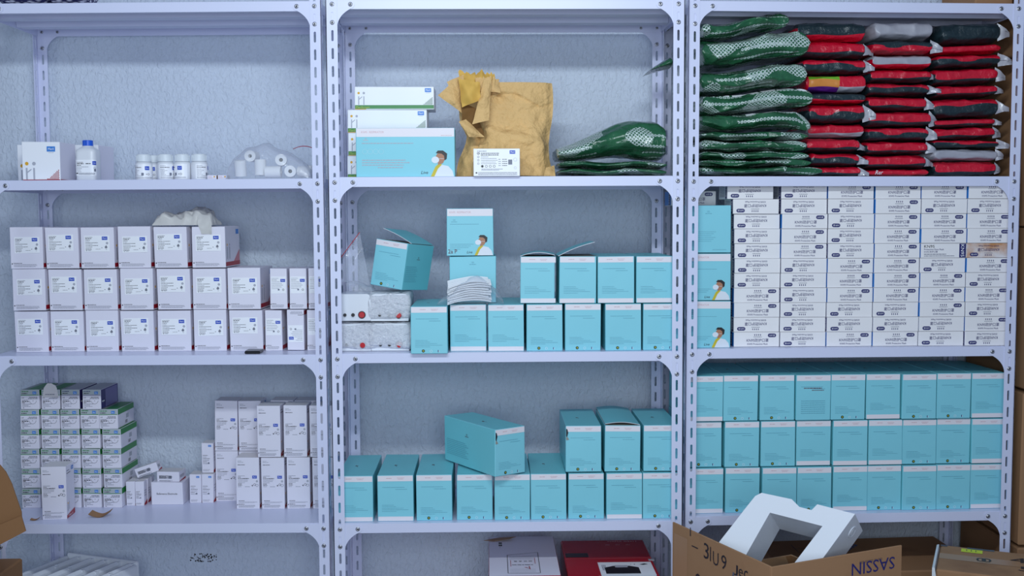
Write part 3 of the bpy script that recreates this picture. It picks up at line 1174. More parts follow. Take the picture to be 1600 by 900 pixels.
def reagent_box(w, d, h, seed, narrow=False):
    b = MB()
    lo, hi = (-w / 2, 0, 0), (w / 2, d, h)
    b.cbox(lo, hi, WHITE, .0009)
    F = Face((-w / 2, 0, 0), (1, 0, 0), (0, 0, 1))
    footer(b, F, w, h, seed, .03)
    FR = Face((w / 2, 0, 0), (0, 1, 0), (0, 0, 1))
    b.rect(FR, .002, h * .03, d * .97, h * .10, REDINK)
    b.shape(FR, [(d * .55, h * .13), (d * .97, h * .13), (d * .97, h * .42)], mat('pale_red_print', S(206, 130, 140), .5))
    b.rect(FR, d * .74, h * .80, d * .2, h * .12, BLUEL2)
    b.disc(FR, d * .12, h * .55, .004, YEL)
    b.disc(FR, d * .28, h * .55, .004, GREY2)
    for x in (.10, .26):
        b.rect(FR, d * x, h * .2, d * .05, h * .3, GREY2)
    FL = Face((-w / 2, d, 0), (0, -1, 0), (0, 0, 1))
    b.rect(FL, .002, h * .03, d * .97, h * .10, REDINK)
    b.warp(.0012, seed, lo, hi)
    return b.mesh('reagent_box')


def sticker(w, h, seed):
    b = MB()
    b.prism([(0, 0), (w, 0), (w, h), (0, h)], lambda x, z, t: Vector((x, -t, z)), .0003, .0008, WHITE2)
    label_print(b, Face((0, 0, 0), (1, 0, 0), (0, 0, 1)), w, h, seed)
    return b.mesh('label')


RBW, RBD, RBH = .0975, .165, .1215


def reagent_proto(seed, dx=0, dz=0):
    o = obj('reagent_box', reagent_box(RBW, RBD, RBH, seed))
    obj('label', STK[seed % 2], o, T(-RBW / 2 + .011 + dx, -.0002, RBH * .40 + dz) @ RY(-.01))
    return o


STK = [sticker(.074, .0475, 3), sticker(.074, .0475, 8)]
RP = [reagent_proto(21), reagent_proto(22, .003, -.003), reagent_proto(23, -.002, .003)]
NRW = .0495


def narrow_proto(seed, inverted=False):
    o = obj('reagent_box', reagent_box(NRW, .13, RBH * .985, seed, True))
    st = MB()
    st.prism([(0, 0), (.044, 0), (.044, .05), (0, .05)], lambda x, z, t: Vector((x, -t, z)), .0003, .0008, WHITE2)
    F = Face((0, 0, 0), (1, 0, 0), (0, 0, 1))
    logo(st, F, .028, .034, .014)
    for k in range(7):
        st.greek(F, .002, .044 - .005 * k, (.02, .016, .024, .030, .034, .03, .02)[k], .0011, INK if k == 1 else GREY, k, .0009)
    st.rect(F, .02, .009, .005, .005, GREY, .0009)
    st.ring(F, .036, .011, .003, .001, INK, .0009)
    obj('label', st, o, T(-NRW / 2 + .002, -.0002, .046))
    return o


NP_ = narrow_proto(31)
rowsR = [  # x ranges of the fronts in the photo, top row first
    ('top', [(12.8, 68.6), (69.5, 124), (125, 180.7), (181.7, 236.4), (237.4, 294.8), (298, 354.6)], 383),
    ('middle', [(19, 73), (74, 129), (129, 185.5), (186, 242), (242.5, 299), (299, 355), (354, 409)], 450),
    ('bottom', [(23, 77), (77.5, 132), (132, 187), (187, 243), (244, 300), (300, 356.5), (357.5, 412)], 516)]
n_ = 0
for q, (nm, rs, y) in enumerate(rowsR):
    z = surf(1, 2) + .0002 + (2 - q) * (RBH + .0022)
    v = .098
    us = apart([at(1, (a + c_) / 2, y, v)[0] for a, c_ in rs], RBW + .0012)
    for k, u in enumerate(us):
        n_ += 1
        lb = 'white reagent box with blue-logo label, %s from the left, %s row of left rack' % (ORD[k], nm)
        put(RP[n_ % 3], 1, u, v + ((n_ * 5) % 7 - 3) * .0012, z, lb, 'box', 'white reagent boxes stacked in left rack', RZ(math.radians(((n_ * 3) % 5 - 2) * .12)))
for q, (nm, rs, y) in enumerate((('upper', [(421, 450), (451.5, 480.5), (481, 510)], 443), ('lower', [(412, 444), (446, 477), (479, 508)], 514))):
    us = apart([at(1, (a + c_) / 2, y, .10)[0] for a, c_ in rs], [NRW + .001] * 3)
    lim = us[0]
    for k, u in enumerate(us):
        inv = q == 1 and k == 1
        lb = 'narrow white reagent box, %s in %s row beside the wide ones' % (('leftmost', 'centre', 'rightmost')[k], nm)
        if inv:
            lb = 'narrow white reagent box standing upside down in lower row beside wide ones'
        put(NP_, 1, min(max(u, .795 if q else .80) if k == 0 else u, RK[1][5] - .0085 - NRW / 2 - (2 - k) * (NRW + .0012)), .10, surf(1, 2) + .0002 + (1 - q) * (RBH + .0022), lb, 'box', 'narrow white reagent boxes in left rack',
            (T(0, 0, RBH * .985 + .0016) @ RY(math.pi)) if inv else None)

# ------------------------------------------------------------------ tall white cartons, lower tier of the left rack
TW, TD, TH = .0705, .075, .158


def tall_box(seed):
    w, d, h = TW, TD, TH
    b = MB()
    lo, hi = (-w / 2, 0, 0), (w / 2, d, h)
    b.cbox(lo, hi, WHITE, .0009, {'+z': OFFW})
    F = Face((-w / 2, 0, 0), (1, 0, 0), (0, 0, 1))
    b.greek(F, w * .08, h * .93, w * .16, .0016, GREY2, 1)
    b.greek(F, w * .08, h * .905, w * .24, .0018, GREY2, 2)
    b.greek(F, w * .08, h * .855, w * .32, .0016, INK, 3)
    for k, (l, m) in enumerate(((.30, GREY), (.14, INK), (.34, INK), (.44, GREY), (.42, GREY), (.30, GREY), (.16, INK), (.18, INK), (.16, GREY))):
        b.greek(F, w * .08, h * (.640 - .026 * k), w * l, .0015 if m is INK else .0011, m, seed + k)
    b.greek(F, w * .32, h * .588, w * .24, .0019, INK, 4)
    logo(b, F, w * .70, h * .595, w * .20)
    b.disc(F, w * .90, h * .54, w * .05, GREY2)
    b.ring(F, w * .80, h * .475, w * .05, w * .012, INK)
    b.ring(F, w * .90, h * .46, w * .06, w * .014, GREY)
    b.shape(F, [(w * .66, h * .455), (w * .72, h * .475), (w * .72, h * .437)], INK)
    b.greek(F, w * .38, h * .43, w * .22, .0012, GREY, 5)
    b.greek(F, w * .10, h * .155, w * .25, .0014, INK, 6)
    b.greek(F, w * .10, h * .13, w * .80, .001, GREY, 7)
    b.greek(F, w * .10, h * .113, w * .70, .001, GREY2, 8)
    footer(b, F, w, h * .7, 5, .03)
    FR = Face((w / 2, 0, 0), (0, 1, 0), (0, 0, 1))
    b.shape(FR, [(d * .03, h * .012), (d * .97, h * .012), (d * .97, h * .12), (d * .03, h * .07)], REDINK)
    b.text(FR, 'Meril', d * .2, h * .03, h * .035, WHITE2, w=d * .5)
    logo(b, FR, d * .62, h * .88, d * .24, BLUEL2)
    b.greek(FR, d * .08, h * .90, d * .3, .002, GREY, 2)
    b.greek(FR, d * .08, h * .85, d * .42, .0018, INK, 3)
    b.disc(FR, d * .16, h * .29, .003, YEL)
    b.rect(FR, d * .13, h * .14, d * .07, h * .13, GREY2)
    b.rect(FR, d * .30, h * .16, d * .05, h * .15, GREY2)
    FL = Face((-w / 2, d, 0), (0, -1, 0), (0, 0, 1))
    b.rect(FL, .001, h * .012, d * .96, h * .09, REDINK)
    b.warp(.001, seed, lo, hi)
    return b.mesh('tall_carton')


TP = [obj('tall_carton', tall_box(41 + k)) for k in range(2)]
zs = surf(1, 3) + .0002
g = 'tall white cartons in left rack'
front = [((367, 407), 'first'), ((407, 446), 'second'), ((446.5, 486), 'third'), ((487, 526), 'fourth')]
us = apart([at(1, (a + c_) / 2, 753, .163)[0] for (a, c_), _ in front], TW + .001)
for k, u in enumerate(us):
    put(TP[k % 2], 1, u, .163, zs, 'tall white carton, %s from the left in the lower front row' % front[k][1], 'box', g)
ut = apart([at(1, (a + c_) / 2, 668, .163)[0] for a, c_ in ((399.5, 440.5), (441, 481.5), (482, 522))], TW + .001)
for k, u in enumerate(ut):
    put(TP[(k + 1) % 2], 1, u, .163, zs + TH + .0015, 'tall white carton, %s in the upper front row of the tall cartons' % ORD[k], 'box', g)
# the row behind
ub = [at(1, 354.5, 743, .256)[0]]
ub += [ub[0] + (TW + .004) * k for k in range(1, 5)]
for k, u in enumerate(ub):
    if k in (0, 1):
        put(TP[k % 2], 1, u, .256, zs, 'tall white carton at back, ' + ('left end of lower row' if k == 0 else 'second of lower back row'), 'box', g)
    else:
        put(TP[k % 2], 1, u, .256, zs, 'tall white carton hidden behind the lower front cartons, number ' + ORD[k], 'box', g)
ubt = apart([at(1, 354, 660, .256)[0], at(1, 389, 660, .256)[0]], TW + .0045)
ubt += [max(ubt[1] + TW + .004, at(1, 440, 620, .256)[0]), 0]
ubt[3] = ubt[2] + TW + .004
for k, u in enumerate(ubt):
    lb = ('tall white carton at upper left, leaning slightly over carton below', 'tall white carton in upper back row, second from the left', 'tall white carton at back, only its top seen above third upper carton', 'tall white carton at back, only its top seen beside the right post')[k]
    put(TP[k % 2], 1, u, .256, zs + TH + .0012, lb, 'box', g, RY(math.radians(.8)) if k == 0 else None)
ft = obj('tall_carton', tall_box(47))
u0, _ = at(1, 63, 800, .045)
put(ft, 1, u0 + TW * .5 + .004, .052, zs, 'tall white carton alone in front of the stacked suture boxes', 'box', g, RZ(math.radians(4)))

# ------------------------------------------------------------------ suture boxes
SW, SD, SH = .0565, .140, .0600


def suture_box(seed, purple=False, invert=False):
    w, d, h = SW, SD, SH
    b = MB()
    lo, hi = (-w / 2, 0, 0), (w / 2, d, h)
    sidec = PURPLE if purple else WHITE
    topc = mat('grey_lid', S(150, 158, 160), .4)
    b.cbox(lo, hi, WHITE, .0008, {'+x': sidec, '-x': sidec, '+z': GREYF if purple else topc})
    F = Face((-w / 2, 0, 0), (1, 0, 0), (0, 0, 1))
    lid = h * .70
    b.rect(F, .001, lid + .0024, w - .002, h * .27, mat('lid_print', S(176, 186, 190), .4))
    if purple:
        b.rect(F, .001, lid + .0008, w - .002, .0014, PURPLE)
    else:
        b.rect(F, .001, lid + .0006, w - .002, .0022, GREENP)
    b.rect(F, w * .65, h * .775, w * .20, h * .14, BLUEL2, .0009)
    b.text(F, 'Meril', w * .75, h * .81, h * .06, WHITE2, w=w * .13, center=True, off=.0012)
    b.greek(F, w * .07, h * .90, w * .36, .0022, GREENP if not purple else NAVY, seed, .0009)
    b.greek(F, w * .07, h * .80, w * .30, .0022, INK, seed + 1, .0009)
    b.text(F, '2-0', w * .07, h * .56, h * .075, INK, w=w * .11)
    b.greek(F, w * .07, h * .46, w * .34, .0018, GREY, seed + 8)
    for k, (l, t) in enumerate(((.36, 2.4), (.14, 2.0), (.5, 1.5), (.34, 1.3), (.46, 1.3))):
        b.greek(F, w * .07, h * (.385 - .062 * k), w * l, .001 * t, INK if k < 2 else GREY, seed + k)
    b.greek(F, w * .46, h * .60, w * .44, .0016, INK, seed + 3)
    b.greek(F, w * .40, h * .53, w * .5, .002, GREY, seed + 4)
    cx_, cy_ = w * .66, h * .45
    for k in range(8):
        a0, a1 = math.radians(180 + 22.5 * k), math.radians(180 + 22.5 * (k + 1))
        b.poly([F(cx_ + q * math.cos(t_), cy_ + q * math.sin(t_), .0008) for q, t_ in ((.0102, a0), (.0109, a0), (.0109, a1), (.0102, a1))][::-1], INK)
    b.disc(F, cx_, cy_ - .001, .001, INK)
    b.greek(F, w * .1, h * .06, w * .08, .002, GREY, 2)
    if not purple:
        FR = Face((w / 2, 0, 0), (0, 1, 0), (0, 0, 1))
        b.rect(FR, .001, lid, d - .002, h * .29, GREENP)
        b.rect(FR, d * .5, h * .35, d * .16, h * .22, GREY2)
        for k in range(7):
            b.rect(FR, d * (.44 + .022 * k), h * .10, d * (.006 + .006 * (k % 2)), h * .17, INK)
        FT = Face((-w / 2, 0, h), (1, 0, 0), (0, 1, 0))
        b.rect(FT, w * .30, d * .02, w * .68, d * .96, GREENP)
        FL = Face((-w / 2, d, 0), (0, -1, 0), (0, 0, 1))
        b.rect(FL, .001, lid, d - .002, h * .29, GREENP)
    else:
        FR = Face((w / 2, 0, 0), (0, 1, 0), (0, 0, 1))
        b.rect(FR, d * .25, h * .04, d * .7, h * .9, mat('lilac_print', S(120, 112, 168), .4))
        b.greek(FR, d * .06, h * .35, d * .14, .004, WHITE2, 2)
    b.warp(.0006, seed, lo, hi)
    return b.mesh('suture_box')


SP = [obj('suture_box', suture_box(61 + k)) for k in range(2)]
SPU = obj('suture_box', suture_box(66, True))
colx = [[(30, 62), (62.5, 93), (94, 123.5), (124.5, 154.5), (154.5, 184)], [(30, 62), (63, 93.5), (94.5, 124.5), (126, 156), (158, 190)],
        [(30, 62), (63, 93.5), (95, 126), (127, 157), (158, 190)], [(31.5, 63), (64, 95), (96, 126), (128, 158), (159, 192)], [(33, 64.5), (65, 96), (97, 127), (128, 159), (159.5, 192)]]
gS = 'suture boxes stacked in left rack'
for rw in range(5):
    z = zs + (4 - rw) * (SH + .0012)
    y = 647 + 32.5 * rw
    us = apart([at(1, (a + c_) / 2, y, .184)[0] for a, c_ in colx[rw]], SW + .0006)
    for k, u in enumerate(us):
        nmk = ('leftmost', 'second', 'third', 'fourth', 'rightmost')[k]
        put(SP[(rw + k) % 2], 1, u, .184 + ((rw + 2 * k) % 4) * .0015, z, 'green-lidded suture box, %s column, %s of the stack' % (nmk, ('second from top', 'third from top', 'fourth from top', 'second from bottom', 'bottom')[rw]), 'box', gS)
z = zs + 5 * (SH + .0012)
us = apart([at(1, 46.5, 615, .184)[0], at(1, 79, 615, .184)[0], at(1, 110, 615, .184)[0], at(1, 144, 615, .184)[0]], SW + .0010)
put(SP[0], 1, us[0], .184, z, 'green-lidded suture box on top row, left end', 'box', gS)
tb = obj('suture_box', suture_box(69))
b = MB()
b.grid(lambda s, t: Vector(((s - .5) * .05 * (1 - .2 * t), -.0008 - .002 * math.sin(3 * s) * t, SH * .62 + .044 * t * (1 - .35 * abs(2 * s - 1) ** 2) + .003 * noise.noise(Vector((s * 5, t * 5, 1))))), 10, 6, OFFW)
b.greek(Face((-.015, -.003, SH * .75), (1, 0, 0), (0, 0, 1)), 0, 0, .03, .002, GREY, 3)
fl2 = obj('torn_flap', b.mesh('torn_flap', True), tb)
fl2['label'] = 'torn white cardboard flap'
put(tb, 1, us[1], .184, z, 'suture box with torn flap on top row, second from left', 'box', gS)
put(SPU, 1, us[2], .184, z, 'purple-sided suture box on top row, third from left', 'box', gS)
put(SPU, 1, us[3], .180, z, 'purple-sided suture box on top row, right end', 'box', gS)

# ------------------------------------------------------------------ small things on the lower tier of the left rack
def small_carton(w, d, h, seed, logo_=True, red=True):
    b = MB()
    lo, hi = (-w / 2, 0, 0), (w / 2, d, h)
    b.cbox(lo, hi, WHITE, .0007, {'+z': OFFW})
    F = Face((-w / 2, 0, 0), (1, 0, 0), (0, 0, 1))
    if logo_:
        logo(b, F, w * .58, h * .88 if h > w * 1.4 else h * .70, w * .26, BLUEL2)
    for k in range(6):
        b.greek(F, w * .1, h * (.58 - .055 * k), w * (.42, .3, .6, .55, .34, .5)[k], .0013, (INK, GREY)[k % 2], seed + k)
    b.rect(F, w * .52, h * .30, w * .14, w * .14, GREY)
    b.greek(F, w * .1, h * .10, w * .6, .001, GREY, seed)
    b.greek(F, w * .1, h * .06, w * .5, .001, GREY, seed + 1)
    if red:
        FR = Face((w / 2, 0, 0), (0, 1, 0), (0, 0, 1))
        b.shape(FR, [(.001, .001), (d - .001, .001), (d - .001, h * .2), (.001, h * .08)], REDINK)
        for k in range(3):
            b.greek(FR, d * .1, h * (.6 - .1 * k), d * .6, .0014, GREY, k)
    b.warp(.0008, seed, lo, hi)
    return b.mesh('small_carton')


gC = 'small white cartons on lower shelf of left rack'
c1 = obj('small_carton', small_carton(.0265, .030, .076, 71, False))
uu = [at(1, 201.5, 768, .21)[0], at(1, 218, 768, .21)[0]]
uu = [uu[0] + .007, max(uu[1], uu[0] + .0352)]
for a in range(2):
    for q in range(3):
        put(c1, 1, uu[a] + q * .001, .205 + q * .0315, zs, 'small white carton in block of six beside suture boxes, %s file, %s' % (('left', 'right')[a], ('front', 'middle', 'back')[q]), 'box', gC)
b = MB()
rw_, rd, rh = .098, .085, .070
b.cbox((-rw_ / 2, 0, 0), (rw_ / 2, rd, rh), WHITE, .001)
b.text(Face((-rw_ / 2, 0, 0), (1, 0, 0), (0, 0, 1)), 'Reference Electrode', rw_ * .5, rh * .45, .0062, INK, w=.064, center=True)
b.warp(.001, 5, (-rw_ / 2, 0, 0), (rw_ / 2, rd, rh))
ur = max(at(1, 262, 768, .222)[0], uu[1] + .0145 + rw_ / 2 + .004)
put(obj('electrode_box', b), 1, ur, .215, zs, 'plain white box printed Reference Electrode', 'box')
c2 = obj('small_carton', small_carton(.07, .055, .031, 73, False))
c3 = obj('small_carton', small_carton(.072, .03, .028, 74, False))
put(c2, 1, ur + .003, .222, zs + rh + .0008, 'little white carton lying flat on the Reference Electrode box', 'box', gC, RZ(math.radians(-3)))
put(c3, 1, ur - .061, .228, zs + .0765 + .0125, 'little white carton lying tilted on the block of six', 'box', gC, T(0, 0, .004) @ RY(math.radians(-19)))
c4 = obj('small_carton', small_carton(.0365, .05, .0905, 75))
up = apart([at(1, 306.5, 757, .235)[0], at(1, 327, 757, .235)[0]], .0372)
up[0] = max(up[0], ur + rw_ / 2 + .0195)
up[1] = max(up[1], up[0] + .0376)
lim_ = ub[0] - TW / 2 - .0205
for k, lb in enumerate(('narrow white carton with blue logo next to the Reference Electrode box', 'narrow white carton with blue logo against the tall cartons')):
    put(c4, 1, min(up[k], lim_ - .0378 * (1 - k)), .236, zs, lb, 'box', gC)
c5 = obj('small_carton', small_carton(.0365, .05, .0935, 76))
put(c5, 1, lim_ - .0015, .250, zs + .0918, 'narrow white carton on top of the narrow pair, beside tall cartons', 'box', gC)
# torn scraps of brown card on the shelf
for (px, py, sw, lb, sd) in ((152, 800, .060, 'curled scrap of brown cardboard lying in front of suture boxes', 1), (60, 812, .022, 'small torn brown cardboard scrap left of the lone tall carton', 2)):
    b = MB()

    def P(s, t, sw=sw, sd=sd):
        x = (s - .5) * sw
        z_ = .0012 + sw * .26 * abs(2 * s - 1) ** 1.6 * (1 if s > .5 else .75)
        return Vector((x, (t - .5) * sw * (.55 - .2 * s) + .012 * s, z_ + .08 * sw * t))
    b.grid(P, 14, 6, CARD)
    b.grid(lambda s, t: P(1 - s, t) + Vector((0, 0, -.0010)), 14, 6, CARD)
    u, _ = at(1, px - (0 if sd == 1 else 5), py, .055 if sd == 1 else .045)
    tag(obj('cardboard_scrap', b.mesh('cardboard_scrap', True), None, FRAME[1] @ T(u, .078 if sd == 1 else .040, zs)), lb, 'cardboard scrap')

# ------------------------------------------------------------------ soft packs: a swept, crumpled pillow
def fbm(p, k=3):
    s, a = 0, 1
    for _ in range(k):
        s += a * noise.noise(p)
        p = p * 2.1 + Vector((1.7, 9.2, 3.1))
        a *= .5
    return s


def pillow(Lx, D, H, seed, matf, amp=.004, nx=54, m=44, pw=3.0, p0=.10, p1=.10, end=(.12, .12), freq=18, sagf=None, ridge=.004, twist=None, lin=False, flat=None, tip=False):
    b = MB()
    b.uv = []
    vs = []
    off = Vector((seed * 3.7, seed * 1.3, seed * 2.9))
    for i in range(nx + 1):
        s = i / nx
        t0 = min(1, s / p0) if p0 else 1
        t1 = min(1, (1 - s) / p1) if p1 else 1
        h = H * min(end[0] + (1 - end[0]) * math.sqrt(max(0, 1 - (1 - t0) ** 2)), end[1] + (1 - end[1]) * math.sqrt(max(0, 1 - (1 - t1) ** 2)))
        if lin:
            h = H * min(end[0] + (1 - end[0]) * t0, end[1] + (1 - end[1]) * t1)
        dl = twist(s) if twist else 0
        per = 0
        last = None
        for j in range(m):
            a = 2 * math.pi * j / m + math.pi / 2 + dl     # start on top, run to the front
            ca, sa = math.cos(a), math.sin(a)
            y = D / 2 * math.copysign(abs(ca) ** (2 / pw), ca)
            z = h / 2 * math.copysign(abs(sa) ** (2 / pw), sa)
            p = Vector((Lx * (s - .5), y, z))
            q = p * freq + off
            n1 = fbm(Vector((q.x * .5, q.y, q.z * 1.6)))
            r1 = 1 - abs(noise.noise(Vector((q.x * .35, q.y * .5, q.z * 1.1)) + Vector((5, 5, 5)))) * 2
            d = amp * n1 + ridge * max(0, r1) ** 3 - ridge * .4
            nrm = Vector((0, ca / D * .2, sa / max(h, .01) * .05))
            nrm = Vector((0, ca, sa * .7))
            k = .35 + .65 * min(t0, t1)
            p = p + nrm * d * k + Vector((amp * .7 * fbm(q * .7 + Vector((9, 0, 0)), 2), 0, 0))
            if tip:
                ty = .10 + .90 * min(1, max(0, (.90 - s) / .16))
                p.y = p.y * ty - (1 - ty) * D * .45
            if flat:
                p.z = min(max(p.z, -h / 2 * flat), h / 2 * flat)
            if sagf:
                p.z += sagf(s, y)
            if last is not None:
                per += math.hypot(y - last[0], z - last[1])
            last = (y, z)
            vs.append(p)
            b.uv.append((Lx * s, per))
    b.v = vs
    for i in range(nx):
        for j in range(m):
            jn = (j + 1) % m
            f = (i * m + j, (i + 1) * m + j, (i + 1) * m + jn, i * m + jn)
            b.f.append(f)
            b.m.append(b.mi(matf((i + .5) / nx, (j + .5) / m)))
    b.f.append(tuple(range(m)))
    b.m.append(b.mi(matf(0, .25)))
    b.f.append(tuple(nx * m + k for k in range(m))[::-1])
    b.m.append(b.mi(matf(1, .25)))
    return b


def crumple_sheet(pts_fn, nu, nv, m, seed, amp, freq=40, thick=.0006, name='sheet'):
    b = MB()
    off = Vector((seed * 2.3, seed, seed * .7))

    def P(s, t):
        p = Vector(pts_fn(s, t))
        q = p * freq + off
        r = 1 - 2 * abs(noise.noise(q * .5))
        return p + Vector((.4 * noise.noise(q + Vector((7, 0, 0))), noise.noise(q) + .8 * r, .4 * noise.noise(q + Vector((0, 7, 0))))) * amp
    b.grid(P, nu, nv, m)
    return b.mesh(name, True)


# --- green mailers in the right rack
gl = [((1088, 50), (1230, 30), 24, 0), ((1086, 84), (1262, 66), 40, 1), ((1086, 130), (1258, 114), 36, 2), ((1086, 166), (1268, 150), 30, 3), ((1086, 192), (1264, 186), 25, 4),
      ((1087, 212.5), (1262, 212.5), 12, 5), ((1087, 228), (1258, 228), 16.5, 6), ((1087, 243), (1262, 243), 11.5, 7), ((1087, 255), (1264, 254), 12, 8), ((1087, 267), (1282, 267), 13, 9)]
glab = ['green mailer bag on top of pile, right end turned up under the shelf', 'thick green mailer bag with dotted lattice print, second in pile', 'puffy green mailer bag sagging in folds, third in pile', 'green mailer bag showing white label strip, fourth in pile',
        'green mailer bag with drooping right corner, fifth in pile', 'thin dark green mailer bag, sixth in pile', 'flat green mailer bag with row of rings, seventh in pile', 'thin green mailer bag, third from bottom of pile',
        'thin green mailer bag, second from bottom of pile', 'green mailer bag lying on the shelf, bottom of pile with longest right end']
for (a, c_, th, sd), lb in zip(gl, glab):
    ua, za = at(3, a[0], a[1], .05)
    uc, zc_ = at(3, c_[0], c_[1], .05)
    ua = max(ua, .045)
    uc = min(uc, at(3, 1268 if sd < 9 else 1284, 100, .05)[0])
    L = math.hypot(uc - ua, zc_ - za)
    H = th / 553
    zl = surf(3, 1) + H / 2 + .001
    za, zc_ = max(za, zl), max(zc_, zl)
    def gm_(s, t, sd=sd):
        # white printed panels along the upper front edge of two of the bags
        if sd in (3, 4) and (.2 if sd == 3 else .42) < s < (.95 if sd == 3 else .88) and .055 < t < .135 and (s * 7) % 1 < .87:
            return WHITE2
        return GREENM
    pm = pillow(L, .29, H * 1.02, 40 + sd, gm_, flat=.96, tip=True, amp=.006, nx=80, m=60, p0=.06, p1=.13, end=(.4, .10), pw=2.8, ridge=.012, freq=26, sagf=(lambda s, y, sd=sd: .004 * math.sin(s * 9 + 2) * (1 if sd < 5 else .5) - (.018 * max(0, s - .86) / .14 if sd == 4 else 0)))
    o = obj('mailer_bag', pm.mesh('mailer_bag', True), None, FRAME[3] @ T((ua + uc) / 2, .163, (za + zc_) / 2) @ RY(-math.atan2(zc_ - za, uc - ua)))
    tag(o, lb, 'bag', 'green mailer bags in right rack')

# --- green mailers lying in the middle rack
for (a, c_, th, lb, sd) in (((868, 266), (1050, 268), 10.5, 'flat dark green mailer bag lying on the shelf under two others', 1),
                            ((872, 251), (1050, 254), 11.5, 'folded green mailer bag with dotted lattice edge, middle of three', 2),
                            ((862, 236), (1056, 205), 62, 'large green mailer bag with white print slumped against right post', 3)):
    ua, za = at(2, a[0], a[1], .06)
    uc, zc_ = at(2, c_[0], c_[1], .06)
    uc = min(uc, .955)
    ua = max(ua, at(2, 872, 260, .06)[0])
    L = math.hypot(uc - ua, zc_ - za)
    H = th / 553
    za = surf(2, 1) + (.0135, .0345, .066)[sd - 1]
    zc_ = surf(2, 1) + (.0135, .0345, .052 + H / 2)[sd - 1]
    if sd == 3:
        pm = pillow(L, .26, H, 93, lambda s, t: GREENM, amp=.008, nx=90, m=64, p0=.75, p1=.04, end=(.30, .8), pw=2.2, flat=1.0, ridge=.008, freq=22, lin=True, sagf=lambda s, y: .012 * math.sin(s * 3) - .012 * math.sin(s * 8) * .4)
    else:
        pm = pillow(L, .26, H, 90 + sd, lambda s, t: GREENM, flat=.97, amp=.005, nx=80, m=60, p0=.12, p1=.06, end=(.35, .75), pw=2.3, ridge=.008, freq=24, sagf=lambda s, y: .003 * math.sin(s * 11))
    o = obj('mailer_bag', pm.mesh('mailer_bag', True), None, FRAME[2] @ T((ua + uc) / 2, .16, (za + zc_) / 2) @ RY(-math.atan2(zc_ - za, uc - ua)))
    tag(o, lb, 'bag', 'green mailer bags in middle rack')
# a pointed corner of a mailer poking over the rack side
pm = pillow(.075, .14, .030, 99, lambda s, t: GREENM, amp=.004, p0=.9, p1=.1, end=(.04, .9), pw=2.2, nx=30, m=36, lin=True, ridge=.005)
u, z = at(2, 1042, 98, .10)
tag(obj('mailer_bag', pm.mesh('mailer_bag', True), None, FRAME[2] @ T(.950, .18, z - .006) @ RY(math.radians(-24))), 'pointed green mailer corner poking out high at right post of middle rack', 'bag', 'green mailer bags in middle rack')

# --- red packs
red_cols = [
    ('left', [(550, 875, 92, 185, 'DR', 0), (570, 880, 182, 262, 'RD', 1), (585, 888, 264, 337, 'RD', 1), (595, 905, 338, 422, 'SP', 0), (615, 895, 424, 476, 'DR', 0),
              (612, 880, 478, 566, 'RD', 1), (608, 875, 568, 632, 'RG', 0), (600, 850, 636, 702, 'RD', 1), (620, 845, 704, 768, 'RD', 1), (625, 850, 770, 812, 'RD', 1)]),
    ('centre', [(915, 1232, 92, 176, 'GG', 0), (905, 1190, 180, 244, 'DR', 1), (908, 1192, 247, 312, 'GR', 0), (900, 1185, 314, 376, 'RD', 1), (890, 1175, 378, 438, 'RD', 1),
                (872, 1160, 440, 508, 'RD', 1), (882, 1178, 511, 583, 'RD', 1), (880, 1165, 585, 648, 'RD', 1), (870, 1165, 650, 712, 'RD', 1), (872, 1160, 714, 778, 'RD', 1), (888, 1190, 780, 814, 'RR', 0)]),
    ('right', [(1230, 1500, 95, 195, 'DD', 1), (1215, 1515, 200, 244, 'RR', 0), (1205, 1510, 246, 305, 'RD', 1), (1198, 1490, 308, 384, 'RD', 1), (1205, 1490, 388, 444, 'RD', 1),
               (1195, 1500, 448, 540, 'RD', 1), (1195, 1480, 543, 584, 'RD', 1), (1190, 1475, 586, 642, 'RD', 1), (1190, 1490, 644, 684, 'RD', 1), (1190, 1500, 687, 742, 'GG', 1), (1202, 1505, 744, 814, 'RD', 1)])]
sd = 0
ORANGE = mat('orange_print', S(216, 138, 62), .4)
VIOLET = mat('violet_print', S(92, 30, 128), .4)
LIMEP = mat('lime_film', S(110, 176, 40), .4)
DESC = {'DR': 'red pack with dark green fabric uppermost', 'RD': 'red pack with dark green fabric below', 'SP': 'red pack with striped multicoloured print and purple edge', 'RG': 'red pack with grey film along lower half',
        'GG': 'pack wrapped in grey film', 'GR': 'red pack with grey film along upper half', 'RR': 'all-red thin pack', 'DD': 'dark fabric pack in shadow'}
